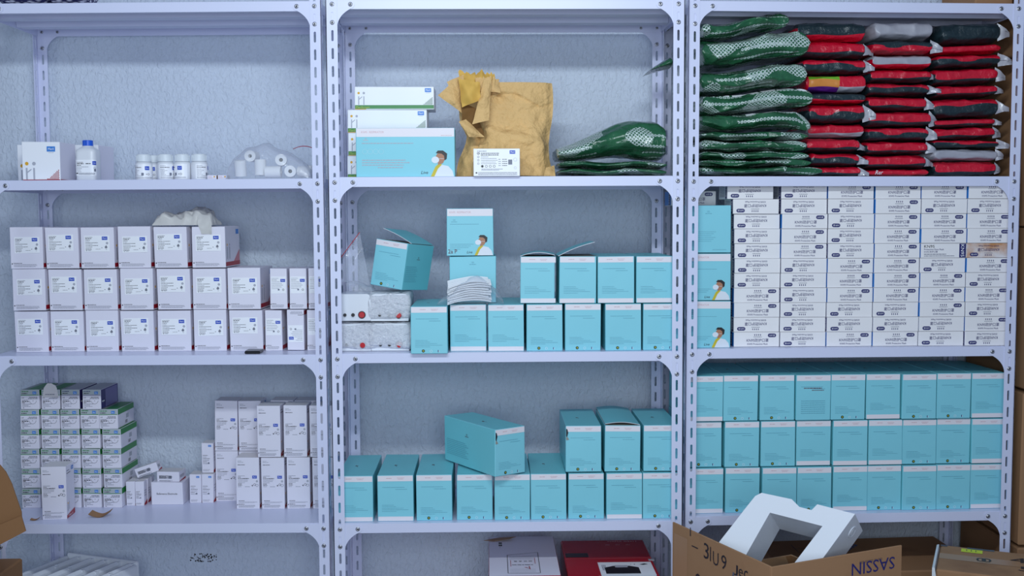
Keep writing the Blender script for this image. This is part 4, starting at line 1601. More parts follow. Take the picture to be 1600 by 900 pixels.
for ci, (cn, lst) in enumerate(red_cols):
    for k, (x0, x1, y0, y1, ty, tail) in enumerate(lst):
        sd += 1
        ua, z1_ = at(3, 1060 + x0 / 2.961, y0 / 2.961, .05)
        uc, z0_ = at(3, 1060 + x1 / 2.961, y1 / 2.961, .05)
        if ci == 0:
            ua = max(ua, at(3, 1249 if k < 9 else 1262, 100, .05)[0])
            uc = min(uc, at(3, 1356, 100, .05)[0])
        if ci == 1:
            ua = max(ua, at(3, 1360, 100, .05)[0])
            uc = min(uc, at(3, 1460, 100, .05)[0])
        if ci == 2:
            ua = max(ua, at(3, 1464, 100, .05)[0])
            uc = min(uc, RK[3][5] - .036)
        z0_ = max(z0_, surf(3, 1) + .001)
        L, H = uc - ua - .003, (z1_ - z0_) - .0012
        split = .52 + .05 * math.sin(sd * 2.3)

        def mf(s, t, ty=ty, split=split):
            # t runs from the top over the front: 0 top, .25 front centre, .5 bottom
            up = t < .25 or t > .75
            c = ty[0] if up else ty[1]
            if ty == 'SP':
                if t < .5 and s < .56:
                    return REDF if t < .13 or s < .04 else LIMEP if t < .205 else ORANGE if t < .26 else VIOLET
                return REDF if up else GREYF
            return {'R': REDF, 'D': DARKF, 'G': GREYF}[c]
        pm = pillow(L, .25, H * 1.02, 200 + sd, mf, flat=.97, amp=.0040, nx=64, m=52, pw=4.2, p0=.07, p1=.05, end=(.45, .65), freq=30, ridge=.005, twist=lambda s, sd=sd: .05 * math.sin(s * 4 + sd) + .05 * math.sin(s * 9 + sd * 2) + (.14 if sd % 3 else -.04))
        tilt = (-.035 if ci == 2 and k < 8 else .0) + .004 * math.sin(sd * 1.7)
        M = FRAME[3] @ T((ua + uc) / 2, .190 + .004 * math.sin(sd), (z0_ + z1_) / 2) @ RY(tilt)
        o = obj('garment_pack', pm.mesh('garment_pack', True), None, M)
        pos = 'topmost' if k == 0 else 'bottom one' if k == len(lst) - 1 else ORD[k] + ' from top'
        tag(o, '%s, %s in %s red column' % (DESC[ty], pos, cn), 'pack', 'red garment packs in right rack')
        if tail:
            rn = random.Random(sd)
            w_ = .026 + .010 * rn.random()
            dz = -.006 - .006 * rn.random()

            def P(s, t, w_=w_, dz=dz, L=L, H=H, sd=sd):
                hh = H * (.46 * (1 - s) + .10 * s)
                return (L / 2 - .003 + w_ * s, -.118 - .006 * math.sin(s * 3) + .05 * s * (sd % 3 - 1) * .3, (2 * t - 1) * hh + dz * s + .004 * math.sin(t * 9 + sd))
            e = obj('wrapper_end', crumple_sheet(P, 8, 8, GREYF, sd, .0035, 60, name='wrapper_end'), o)
            e['label'] = 'crumpled grey wrapper end'
        # white script on the bottom centre pack
        if ty == 'RR' and ci == 1:
            b = MB()
            b.text(Face((-L * .42, -.1385, -H * .3), (1, 0, 0), (0, 0, 1)), 'Rer', 0, 0, H * .6, COAT, w=.022, skew=.3)
            obj('script_print', b, o)

# ------------------------------------------------------------------ kraft paper bag
rows = [(275, 712, 867), (262, 713, 863), (248, 716, 860), (235, 722, 859), (222, 727, 859), (212, 729, 860), (203, 725, 861), (193, 719, 863), (180, 717, 865), (165, 716, 866), (150, 716, 866), (138, 717, 865.5), (127, 719, 864)]
rows = rows[::-1]
VB = .10
edge = []
for (y, xl, xr) in rows:
    (ul, zl), (ur_, _) = at(2, xl, y, VB), at(2, xr, y, VB)
    edge.append((zl, ul, ur_))
zbase = surf(2, 1) + .0004
UO = (edge[0][1] + edge[0][2]) / 2


def kraft_row(t):
    k = t * (len(edge) - 1)
    i = min(int(k), len(edge) - 2)
    f = k - i
    return [edge[i][q] * (1 - f) + edge[i + 1][q] * f for q in range(3)]


def kraft(s, t, front=True):
    z, l, r_ = kraft_row(t)
    z = max(z, zbase)
    x = l + (r_ - l) * s
    bulge = (.028 + .034 * t) * math.sqrt(max(0, 1 - (2 * s - 1) ** 2)) ** 1.2
    q = Vector((x * 26, z * 26, 3 if front else 8))
    cr = .0060 * fbm(q) + .010 * (1 - 2 * abs(noise.noise(Vector((x * 13 + z * 9, z * 11 - x * 5, 1.5)))))
    y = -bulge if front else bulge * .8
    if front:
        # the torn hollow down the left, the fold line under the top edge, the raised diagonal panel
        hx, hz = (s - (.12 + .18 * max(0, t - .25))), (t - .48)
        y += .045 * math.exp(-((hx / .06) ** 2) - ((hz / .17) ** 2))
        top = .18 + .06 * math.sin(s * 9)
        if s > .35 and t < top:
            y -= .007
        if t > .42 + .30 * max(0, s - .3) and s > .17:
            y -= .012 * min(1, (t - .42 - .3 * max(0, s - .3)) * 14)
        y += cr * min(1, 6 * t + .2)
    else:
        y += cr * .6
    edge_k = min(1, 14 * s, 14 * (1 - s))
    y *= .2 + .8 * edge_k
    return Vector((x - UO, VB + .055 + y, z - zbase))


b = MB()
b.grid(lambda s, t: kraft(s, 1 - t), 84, 84, KRAFT)
b.grid(lambda s, t: kraft(1 - s, 1 - t, False), 40, 40, KRAFT)
bag = obj('paper_bag', b.mesh('paper_bag', True), None, FRAME[2] @ T(UO, 0, zbase))
tag(bag, 'crumpled brown kraft paper bag with torn open top corner', 'paper bag')


def kpt(px, py, v):
    u, z = at(2, px, py, v)
    return Vector((u - UO, v, z - zbase))


def quad_sheet(name, pxs, vs_, m, seed, amp=.003, label=None, bow=0.0, parent=None, n=18, jag=0):
    p = [kpt(x, y, v) for (x, y), v in zip(pxs, vs_)]

    def P(s, t):
        q = p[0] * (1 - s) * (1 - t) + p[1] * s * (1 - t) + p[2] * s * t + p[3] * (1 - s) * t
        q = q + Vector((0, -bow * math.sin(math.pi * s) * math.sin(math.pi * t), 0))
        if jag:
            q.z += jag * (1 - t) * (noise.noise(Vector((s * 7, seed, 0))) + .6 * noise.noise(Vector((s * 19, seed, 3))))
        return q
    o = obj(name, crumple_sheet(P, n, n, m, seed, amp, 38, name=name), parent)
    if label:
        o['label'] = label
    return o


quad_sheet('torn_flap', [(684, 149), (716, 120), (722, 178), (716, 172)], [.07, .10, .10, .09], KRAFT, 1, .003, 'pointed torn flap sticking out left', .012, bag)
quad_sheet('torn_flap', [(698, 128), (724, 116), (727, 172), (716, 166)], [.10, .10, .11, .10], KRAFT, 2, .004, 'upper torn flap', .006, bag)
quad_sheet('inner_lining', [(716, 122), (750, 128), (751, 156), (722, 168)], [.085, .08, .075, .08], KRAFTIN, 3, .006, 'yellowish inner paper folded out', .022, bag, jag=.006)
quad_sheet('torn_flap', [(757, 122), (768, 118), (764, 188), (738, 194)], [.085, .085, .075, .070], KRAFT, 4, .004, 'pale upright fold beside the tear', .010, bag, jag=.004)
quad_sheet('torn_crown', [(716, 112), (772, 114), (776, 136), (718, 136)], [.13, .13, .12, .12], KRAFTIN, 5, .007, 'ragged torn rim', .01, bag, n=26, jag=.014)
quad_sheet('torn_crown', [(742, 120), (780, 124), (782, 145), (744, 142)], [.10, .11, .10, .10], KRAFT, 6, .006, 'ragged torn rim', .008, bag, n=20, jag=.01)
quad_sheet('torn_flap', [(717, 190), (728, 186), (757, 214), (733, 214)], [.072, .08, .07, .066], KRAFT, 7, .004, 'lower lip of the tear', .012, bag)
quad_sheet('bottom_corner', [(853, 262), (866, 258), (868, 275), (850, 275)], [.06, .07, .05, .04], KRAFT, 8, .003, 'folded bottom corner', .006, bag)
DARKK = mat('kraft_shadowed_lining', S(120, 84, 40), .85, bump=(18, .3, .006))  # darker kraft colour paints the shade inside the torn hollow
quad_sheet('inner_lining', [(720, 160), (742, 168), (757, 212), (722, 192)], [.098, .105, .11, .10], DARKK, 9, .004, 'lining inside the tear with shade painted in', 0, bag)

# the white test-kit box in front of the bag
b = MB()
w_, d_, h_ = .1295, .06, .0765
b.cbox((-w_ / 2, 0, 0), (w_ / 2, d_, h_), WHITE2, .0009, {'+x': WHITE})
F = Face((-w_ / 2, 0, 0), (1, 0, 0), (0, 0, 1))
logo(b, F, w_ * .78, h_ * .81, w_ * .12)
b.greek(F, w_ * .08, h_ * .90, w_ * .20, .0016, GREY, 1)
for k in range(4):
    b.ring(F, w_ * .105, h_ * (.82 - .12 * k), .0028, .0007, INK)
b.text(F, 'CE', w_ * .075, h_ * .80, .0052, INK)
for k, (l, t) in enumerate(((.40, 1.7), (.38, 2.0), (.16, 1.2), (.34, 1.1), (.36, 1.1), (.32, 1.1), (.34, 1.1))):
    b.greek(F, w_ * .16, h_ * (.82 - .062 * k), w_ * l, .001 * t, INK if k < 2 else GREY, 3 + k)
for k in range(4):
    b.ring(F, w_ * (.19 + .085 * k), h_ * .36, .0036, .0009, INK)
b.disc(F, w_ * .19, h_ * .36, .0026, INK)
for q in range(2):
    for k in range(4):
        b.greek(F, w_ * (.54 + .08 * q), h_ * (.60 - .075 * k), w_ * (.05 if q == 0 else .11), .0015, INK if q else GREY, 20 + k)
b.rect(F, w_ * .75, h_ * .42, w_ * .085, h_ * .18, GREY)
b.ring(F, w_ * .90, h_ * .60, .005, .0006, GREY2)
b.ring(F, w_ * .90, h_ * .30, .0035, .0006, GREY2)
b.greek(F, w_ * .17, h_ * .25, w_ * .46, .0013, GREY, 30)
b.greek(F, w_ * .17, h_ * .21, w_ * .38, .0013, GREY, 31)
b.rect(F, w_ * .045, h_ * .095, w_ * .035, .004, INK)
for k in range(3):
    b.greek(F, w_ * .10, h_ * (.125 - .04 * k), w_ * .84, .0013, GREY, 40 + k)
FR = Face((w_ / 2, 0, 0), (0, 1, 0), (0, 0, 1))
b.shape(FR, [(.001, .001), (d_ - .001, .001), (d_ - .001, h_ * .30), (.001, h_ * .18)], mat('olive_print', S(112, 132, 56), .5))
u, _ = at(2, 776, 255, 0)
put(obj('test_kit_box', b), 2, u, -.012, surf(2, 1) + .0003, 'small white test kit box with blue logo in front of kraft bag', 'box')

# green and white screening kits
kw, kd, kh = .232, .10, .0665
b = MB()
b.cbox((-kw / 2, 0, 0), (kw / 2, kd, kh), WHITE2, .0012)
F = Face((-kw / 2, 0, 0), (1, 0, 0), (0, 0, 1))
b.rect(F, .001, kh * .035, kw - .002, kh * .16, GREENP)
b.text(F, 'MeriScreen', kw * .018, kh * .065, kh * .085, LIME, w=kw * .17)
b.rect(F, .001, .0006, kw * .14, kh * .03, YEL)
logo(b, F, kw * .885, kh * .76, kw * .08, BLUEL2)
b.greek(F, kw * .90, kh * .72, kw * .05, .0008, GREY2, 2)
b.disc(F, kw * .05, kh * .72, .0036, YEL)
b.disc(F, kw * .115, kh * .72, .0036, GREY2)
for x in (.045, .11):
    b.rect(F, kw * x, kh * .21, kw * .013, kh * .37, GREY2)
b.shape(F, [(kw * .058, kh * .48), (kw * .095, kh * .58), (kw * .095, kh * .54), (kw * .058, kh * .43)], GREY2)
for i in range(9):
    for j in range(9):
        x, y = kw * (.875 + .0145 * i), kh * (.225 + .042 * j)
        if i + 1 > j * 1.05 and x < kw * .99:
            b.disc(F, x + (j % 2) * kw * .007 - .001, y, .0013, GREEND if (i + j) % 3 else GREENP, n=6)
b.warp(.0008, 4, (-kw / 2, 0, 0), (kw / 2, kd, kh))
kit = obj('test_kit_box', b)
zk = surf(2, 1) + .0003
for k, (cxp, lb) in enumerate(((605, 'green-striped white kit box, bottom of stack, mostly hidden behind turquoise box'), (606, 'green-striped white kit box, second from bottom of stack behind turquoise box'), (605, 'green-striped white kit box, third up, half hidden by turquoise box'), (616, 'green-striped white kit box on top of the stack of four'))):
    u, _ = at(2, cxp, (262, 226, 190, 153)[k], .145)
    put(kit, 2, u, .145 + .002 * k, zk + k * (kh + .0006), lb, 'box', 'green and white kit boxes')

# ------------------------------------------------------------------ left rack, top shelf
zt1 = surf(1, 1) + .0003
bw_, bd_, bh_ = .1085, .115, .1115


def red_kit(seed):
    b = MB()
    b.cbox((-bw_ / 2, 0, 0), (bw_ / 2, bd_, bh_), WHITE2, .001, {'+x': WHITE})
    F = Face((-bw_ / 2, 0, 0), (1, 0, 0), (0, 0, 1))
    logo(b, F, bw_ * .66, bh_ * .75, bw_ * .22, BLUEL2)
    b.greek(F, bw_ * .70, bh_ * .715, bw_ * .14, .001, GREY2, 2)
    b.disc(F, bw_ * .12, bh_ * .44, .0052, YEL)
    b.disc(F, bw_ * .31, bh_ * .44, .0052, GREY2)
    for x in (.09, .285):
        b.rect(F, bw_ * x, bh_ * .03, bw_ * .045, bh_ * .30, GREY2)
    b.shape(F, [(bw_ * .135, bh_ * .24), (bw_ * .24, bh_ * .31), (bw_ * .24, bh_ * .28), (bw_ * .135, bh_ * .20)], GREY2)
    b.rect(F, .0008, .0008, bw_ - .0016, bh_ * .025, REDINK)
    for i in range(9):
        for j in range(9):
            if i >= j * 1.05:
                b.disc(F, bw_ * (.66 + .036 * i) + (j % 2) * .001, bh_ * (.045 + .032 * j), .0016, REDINK, n=6)
    b.rect(Face((bw_ / 2, 0, 0), (0, 1, 0), (0, 0, 1)), .001, .0008, bd_ - .002, bh_ * .03, REDINK)
    FT = Face((-bw_ / 2, 0, bh_), (1, 0, 0), (0, 1, 0))
    b.rect(FT, bw_ * .05, bd_ * .9, bw_ * .35, bd_ * .06, REDINK)
    b.warp(.001, seed, (-bw_ / 2, 0, 0), (bw_ / 2, bd_, bh_))
    return b.mesh('test_kit_box')


rk = obj('test_kit_box', red_kit(3))
u, _ = at(1, 64.5, 255, .05)
put(rk, 1, u, .05, zt1, 'white kit box with red dots and blue logo, front of three on left top shelf', 'box', 'red and white kit boxes', RZ(math.radians(1)))
put(rk, 1, at(1, 56, 255, .18)[0], .180, zt1, 'red-dotted white kit box behind the front one, edge showing left', 'box', 'red and white kit boxes')
put(rk, 1, at(1, 126.5, 255, .195)[0], .195, zt1, 'red-dotted white kit box partly hidden by the blue-capped bottle', 'box', 'red and white kit boxes', RZ(math.radians(-2)))

# bottle with the blue cap: square-shouldered body, neck, cap, wrap label
b = MB()
r_, hb = .031, .0865
prof = [(0, 0), (r_ - .002, 0), (r_, .002), (r_, .082), (r_ - .002, .089), (r_ - .010, .0955), (.0160, .0985), (.0155, .101), (0, .101)]
for i in range(len(prof) - 1):
    pass


def sq(a, r, k=.0):
    """rounded-square radius"""
    c, s_ = math.cos(a), math.sin(a)
    return r / (abs(c) ** 5 + abs(s_) ** 5) ** (1 / 5)


n = 40
vs, fs = [], []
for (rr, zz) in prof:
    kf = min(1, max(0, (rr - .016) / .012))
    for k in range(n):
        a = 2 * math.pi * k / n
        q = (sq(a, rr) * .94 * kf + rr * (1 - kf)) if rr else 0
        vs.append((q * math.cos(a), q * math.sin(a), zz))
for i in range(len(prof) - 1):
    for k in range(n):
        fs.append((i * n + k, i * n + (k + 1) % n, (i + 1) * n + (k + 1) % n, (i + 1) * n + k))
b.add(vs, fs, PLAST)
bot = obj('bottle', b.mesh('bottle', True))
b = MB()
b.lathe([(0, .1175), (.0135, .1175), (.0148, .1165), (.0150, .1012), (.0, .1012)][::-1], BLUECAP, 28)
for k in range(28):
    a = 2 * math.pi * k / 28
    b.cbox((-.0006, -.0156, .1022), (.0006, -.0148, .1160), BLUECAP, .0002)
    c_, s_ = math.cos(a), math.sin(a)
    for q in range(len(b.v) - 24 if False else 0):
        pass
cp = obj('cap', b.mesh('cap', False), bot)
cp['label'] = 'blue screw cap'
b = MB()


class WrapSq:
    def __call__(self, x, y, h=0):
        a = -math.pi / 2 + x / .033
        rr = sq(a, r_) * .94 + h + .0004
        return Vector((rr * math.cos(a), rr * math.sin(a), y))


WS = WrapSq()
b.rect(WS, -.036, .014, .072, .046, WHITE2, .0002, n=24)
b.rect(WS, .022, .045, .012, .011, BLUEL, .0008, n=4)
b.text(WS, 'Meril', .0245, .0485, .0035, WHITE2, w=.0075, off=.0012)
for k, (l, t) in enumerate(((.018, 1.2), (.020, 2.2), (.012, 1.6), (.034, 1.2), (.014, 1.1), (.012, 1.1), (.012, 1.1))):
    b.greek(WS, -.022, .052 - .0045 * k, l, .001 * t, INK if k < 3 else GREY, k, .0008)
b.greek(WS, .004, .0475, .014, .0022, INK, 9, .0008)
b.rect(WS, -.025, .0195, .006, .003, INK, .0008, n=2)
for k in range(3):
    b.greek(WS, -.018, .021 - .0022 * k, .046, .0011, GREY, 12 + k, .0008)
b.rect(WS, .026, .026, .006, .008, GREY, .0008, n=2)
b.ring(WS, .028, .036, .003, .0008, GREY, .0008)
obj('label', b, bot)
u, _ = at(1, 138, 250, .085)
put(bot, 1, u, .085, zt1, 'white square bottle with blue screw cap beside white kit boxes', 'bottle')


def jar(turn):
    b = MB()
    b.lathe([(0, 0), (.0225, 0), (.0240, .0015), (.0240, .047), (.0225, .0515), (.0195, .054), (0, .054)], PLAST, 32)
    o = obj('reagent_jar', b.mesh('reagent_jar', True))
    b = MB()
    b.lathe([(0, .0545), (.0205, .0545), (.0212, .056), (.0205, .0735), (.0190, .0760), (0, .0760)], FROST, 32)
    for k in range(24):
        a = 2 * math.pi * k / 24
        c_, s_ = math.cos(a), math.sin(a)
        b.prism([(-.0004, .0565), (.0004, .0565), (.0004, .0725), (-.0004, .0725)], lambda x, z, t, c_=c_, s_=s_: Vector((c_ * (.0206 + t) - s_ * x, s_ * (.0206 + t) + c_ * x, z)), 0, .0009, FROST)
    cl = obj('cap', b, o)
    cl['label'] = 'frosted clear screw cap'
    b = MB()
    Wp = Wrap(.0240)
    Wq = lambda x, y, h=0: Wp(x + turn, y, h + .0003)
    b.rect(Wq, -.034, .004, .068, .043, WHITE2, .0001, n=24)
    b.rect(Wq, .006, .030, .013, .011, BLUEL, .0006, n=5)
    b.text(Wq, 'Meril', .0085, .0338, .0034, WHITE2, w=.0082, off=.001)
    b.greek(Wq, -.030, .0415, .016, .0010, GREY, 1, .0006)
    b.greek(Wq, -.030, .0365, .026, .0018, INK, 2, .0006)
    for k in range(6):
        b.greek(Wq, -.030, .0315 - .0038 * k, (.012, .02, .014, .012, .016, .03)[k], .0010, GREY, 3 + k, .0006)
    b.rect(Wq, -.004, .014, .007, .008, GREY, .0006, n=3)
    b.ring(Wq, .016, .018, .003, .0008, INK, .0006)
    b.shape(Wq, [(.008, .018), (.011, .0195), (.011, .0165)], INK, .0006)
    for k in range(2):
        b.greek(Wq, -.030, .0085 - .0022 * k, .06, .0009, GREY, 20 + k, .0006)
    obj('label', b, o)
    return o


gj = 'reagent jars on left rack'
spots = [(225, .10, .004, 'white reagent jar with blue logo label, leftmost of the jars'), (238, .150, -.004, 'white reagent jar mostly hidden behind the leftmost jar'), (258.8, .10, .022, 'white reagent jar with text label, second in the front row'),
         (285.3, .10, -.014, 'white reagent jar with logo at right edge, third in the front row'), (311, .10, .030, 'white reagent jar, rightmost of the front row, near tiny cartons')]
last = -9
for k, (px, v, turn, lb) in enumerate(spots):
    u, _ = at(1, px, 262, v)
    if v < .12:
        u = max(u, last + .0492)
        last = u
    j = jar(turn)
    put(j, 1, u, v, zt1, lb, 'jar', gj)
tc_ = MB()
tc_.cbox((-.0135, 0, 0), (.0135, .03, .0135), WHITE, .0006, {'+x': CARD})
F = Face((-.0135, 0, 0), (1, 0, 0), (0, 0, 1))
tc_.greek(F, .003, .009, .010, .0012, PINKINK, 1)
tc_.greek(F, .003, .005, .012, .0012, PINKINK, 2)
tc_.disc(F, .021, .009, .0022, YEL)
tcar = obj('small_carton', tc_)
us = apart([at(1, 331, 276, .07)[0], at(1, 347.5, 276, .07)[0]], .028)
for k, u in enumerate(us):
    put(tcar, 1, u, .07, zt1, 'tiny white carton with orange dot, %s of the two by the clear bag' % ('left', 'right')[k], 'box', 'tiny cartons by the clear bag')

# paper rolls inside the clear bag
def roll(rad, length):
    b = MB()
    b.lathe([(rad * .34, 0), (rad, 0), (rad, length), (rad * .34, length), (rad * .34, 0)], TISSUE, 28, axis='y')
    o = obj('paper_roll', b.mesh('paper_roll'))
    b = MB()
    b.lathe([(0, length * .12), (rad * .30, length * .12), (rad * .36, .0002), (rad * .34, -.0006), (rad * .30, length * .12)], BLACKP, 20, axis='y')  # black plug paints the darkness of the roll's open hole
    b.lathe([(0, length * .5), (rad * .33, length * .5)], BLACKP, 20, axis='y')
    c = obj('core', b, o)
    c['label'] = 'core hole with its dark painted black'
    return o


gR = 'white paper rolls in the clear bag'
R1 = roll(.0165, .045)
L1 = []
for (px, py, v, ext, lb) in ((398, 245, .124, RZ(math.radians(176)), 'paper roll high at left in clear bag, dark core facing out'), (440, 251, .09, RZ(math.radians(190)), 'paper roll high in middle of clear bag, core facing out'),
                             (455, 268.5, .082, RZ(math.radians(188)), 'paper roll low at right in clear bag, core facing out'),
                             (407, 263, .065, RX(math.radians(-90)) @ T(0, .020, 0), 'paper roll standing upright at front of clear bag'), (427, 268.5, .055, RZ(math.radians(91)) @ T(0, .0225, 0), 'paper roll lying lengthwise at front of clear bag'),
                             (376, 264, .070, RX(math.radians(-80)) @ T(0, .020, 0), 'paper roll upright at far left in clear bag'), (468, 268, .115, RZ(math.radians(70)), 'paper roll at far right in clear bag under the red seal')):
    u, z = at(1, px, py, v)
    put(R1, 1, u, v, max(z, zt1 + .0178 if 'upright' not in lb else zt1 + .0215), lb, 'paper roll', gR, RZ(math.pi) @ ext if 'facing' in lb else ext)


def bag_blob(u0, u1, v0, v1, h, seed, m, profile, name, amp=.005, freq=26):
    """a clear bag slumped over its contents"""
    b = MB()
    off = Vector((seed, seed * 2, 3))
    nu, nv = 46, 22
    vs = []
    for j in range(nv + 1):
        for i in range(nu + 1):
            a = math.pi * i / nu
            t = j / nv
            x = (u0 + u1) / 2 - math.cos(a) * (u1 - u0) / 2
            y = v0 + (v1 - v0) * (.5 - .5 * math.cos(math.pi * t))
            s = i / nu
            env = math.sin(math.pi * t) ** .35
            hz = h * profile((x - u0) / (u1 - u0)) * env
            p = Vector((x, y, hz))
            q = p * freq + off
            p += Vector((noise.noise(q), noise.noise(q + Vector((4, 4, 4))), noise.noise(q + Vector((8, 1, 2))) + (1 - 2 * abs(noise.noise(q * .6)))) ) * amp * min(1, 3 * env * profile((x - u0) / (u1 - u0)))
            p.z = max(p.z, .0004)
            vs.append(p)
    fs = [(j * (nu + 1) + i, j * (nu + 1) + i + 1, (j + 1) * (nu + 1) + i + 1, (j + 1) * (nu + 1) + i) for j in range(nv) for i in range(nu)]
    b.add(vs, fs, m)
    return b.mesh(name, True)


ua, _ = at(1, 357, 265, .06)
ub_, _ = at(1, 489, 265, .06)
pr = lambda s: max(0, min(1, math.sin(math.pi * min(1, max(0, s)) ** .8) ** .55 * (.92 - .18 * s) + .10 * math.exp(-((s - .42) / .06) ** 2)))
zb_ = obj('clear_bag', bag_blob(0, ub_ - ua, .03, .17, .112, 5, FILM2, pr, 'clear_bag'), None, FRAME[1] @ T(ua, 0, zt1))
tag(zb_, 'clear plastic zip bag holding white paper rolls on left top shelf', 'plastic bag')
b = MB()
pts = []
for k in range(20):
    s = k / 19
    px, py = 458 + 34 * s, 233 - 6.5 * math.sin(math.pi * min(1, s * .8 + .1)) + 2
    u, z = at(1, px, py, .085)
    pts.append(Vector((u - ua, .085, z - zt1)))
for k in range(19):
    p, q = pts[k], pts[k + 1]
    b.poly([p, q, q + Vector((0, .002, .0015)), p + Vector((0, .002, .0015))], REDINK)
    b.poly([p, q, q + Vector((0, -.001, -.0008)), p + Vector((0, -.001, -.0008))], REDINK)
sl = obj('zip_seal', b, zb_)
sl['label'] = 'red zip seal line'

# dark little gadget on the middle shelf edge and crumpled bag on the boxes
b = MB()
b.cbox((-.0225, 0, 0), (.0225, .05, .0075), BLACKP, .002)
b.cbox((-.0215, .001, .0075), (.0215, .048, .0090), mat('grey_plastic', S(90, 92, 100), .4), .0008)
u, z = at(1, 396, 549, .04)
put(obj('pocket_gadget', b), 1, u, .024, surf(1, 2) + .0003, 'small flat black gadget lying at front of left middle shelf', 'gadget')

ua, z = at(1, 240, 348, .13)
ub_, _ = at(1, 334, 348, .13)
ztop = surf(1, 2) + 3 * (RBH + .0022) + .001
pr = lambda s: max(0, math.sin(math.pi * s) ** .5 * (.72 + .28 * math.sin(2.2 + s * 7)))
cb = obj('crumpled_bag', bag_blob(0, ub_ - ua, .115, .22, .056, 9, MILK, pr, 'crumpled_bag', amp=.013, freq=42), None, FRAME[1] @ T(ua, 0, ztop))
tag(cb, 'crumpled milky plastic bag on top of white reagent boxes', 'plastic bag')


def tail_pts(s, t):
    c0 = Vector((ub_ - ua - .022, .108, .030))
    c1 = Vector((ub_ - ua - .012, .0935, -.026))
    p = c0.lerp(c1, t)
    p.x += (s - .5) * (.042 - .02 * abs(t - .4))
    p.y += -.006 * math.sin(math.pi * t)
    return p


obj('bag_tail', crumple_sheet(tail_pts, 10, 14, MILK, 6, .0028, 60, name='bag_tail'), cb)

# woven cloth folded on top of the left rack
for k, (x0, x1, lb) in enumerate(((0, 77, 'woven blue and white cloth roll on top of left rack, coarse left half'), (80, 141, 'paler twisted end of blue and white cloth on top of left rack'))):
    ua, _ = at(1, x0 - (22 if k == 0 else -3), 4, .08)
    ua = max(ua, .040)
    uc, _ = at(1, x1, 4, .08)
    pm = pillow(uc - ua, .12, .075, 300 + k, lambda s, t: KNITM, amp=.004, p0=.1, p1=.14, end=(.5, .5), pw=2.2, nx=40, m=30)
    o = obj('woven_cloth', pm.mesh('woven_cloth', True), None, FRAME[1] @ T((ua + uc) / 2, .09, surf(1, 0) + .0450))
    tag(o, lb, 'cloth', 'woven cloth on top of left rack')

# ------------------------------------------------------------------ middle rack, middle shelf: nebuliser-like devices
def device(w, d, h, seed, wrapped):
    b = MB()
    pts = [(-w / 2, 0), (w / 2, 0), (w / 2, h * .80), (w / 2 - w * .04, h * .97), (w / 2 - w * .1, h), (-w / 2 + w * .1, h), (-w / 2 + w * .04, h * .97), (-w / 2, h * .80)]
    b.prism(pts, lambda x, z, t: Vector((x, t, z)), 0, d, DEVW)
    o = obj('small_device', b)
    for (x, r, m, nm) in ((-.26, .0048, BLACKP, 'knob'), (-.02, .0052, BLACKP, 'knob'), (.24, .0088, REDP, 'power_button')):
        b = MB()
        b.lathe([(0, .006), (r * .8, .006), (r, .0035), (r, 0)][::-1], m, 20, axis='y')
        if nm == 'power_button':
            b.lathe([(r, .0012), (r * 1.25, .0012), (r * 1.25, 0)], BLACKP, 20, axis='y')
        q = obj(nm, b, o, T(x * w, 0, h * .22))
        q['label'] = 'red power button' if nm == 'power_button' else 'black knob'
    if wrapped:
        pm = pillow(w + .012, d + .014, h + .006, seed, lambda s, t: WRAP, amp=.0028, nx=50, m=48, pw=5.5, p0=.06, p1=.06, end=(.70, .70), freq=34, ridge=.004)
        wr = obj('bubble_wrap', pm.mesh('bubble_wrap', True), o, T(0, d / 2, h / 2 + .0018))
        wr['label'] = 'shiny clear bubble wrap'
    return o


gd = 'small white devices in middle rack'
zd = surf(2, 2) + .0012
DW, DH2, DD = .108, .078, .13
ul = .0405
u2 = at(2, 609.5, 525, .05)[0]
u1 = .0618
put(device(.092, DD, DH2, 401, True), 2, u1, .055, zd, 'bubble-wrapped white device, lower left by the post', 'device', gd)
put(device(DW, DD, DH2, 402, True), 2, u2, .055, zd, 'bubble-wrapped white device, lower right beside turquoise box', 'device', gd)
put(device(DW, DD, DH2, 403, True), 2, u2 - .001, .055, zd + DH2 + .0078, 'bubble-wrapped white device on upper layer, under tilted turquoise box', 'device', gd)
put(device(.097, DD, .077, 404, False), 2, u1 - .002, .050, zd + DH2 + .0095, 'unwrapped white device with red button and black knob', 'device', gd)
# tilted turquoise box on the wrapped device
zz = zd + 2 * DH2 + .0165
u, z = at(2, 601, 447, .06)
put(TILT, 2, u + .002, .070, zz + .010, 'tilted open turquoise box resting on bubble-wrapped device', 'box', 'turquoise respirator boxes', RY(math.radians(9)) @ RZ(math.radians(-24)))

# zip bag with red seal standing at the left
p4 = [at(2, x, y, .10) for x, y in ((534, 440), (578, 446), (562, 362), (536, 405))]


def zb(s, t):
    a = [Vector((q[0], 0, q[1])) for q in p4]
    p = a[0] * (1 - s) * (1 - t) + a[1] * s * (1 - t) + a[2] * s * t + a[3] * (1 - s) * t
    p.y = .10 - .018 * math.sin(math.pi * s) * math.sin(math.pi * min(1, t * 1.3))
    return p


def zbb(s, t):
    p = zb(1 - s, t)
    p.y = .10 + .020 * math.sin(math.pi * s) * math.sin(math.pi * min(1, t * 1.3))
    return p


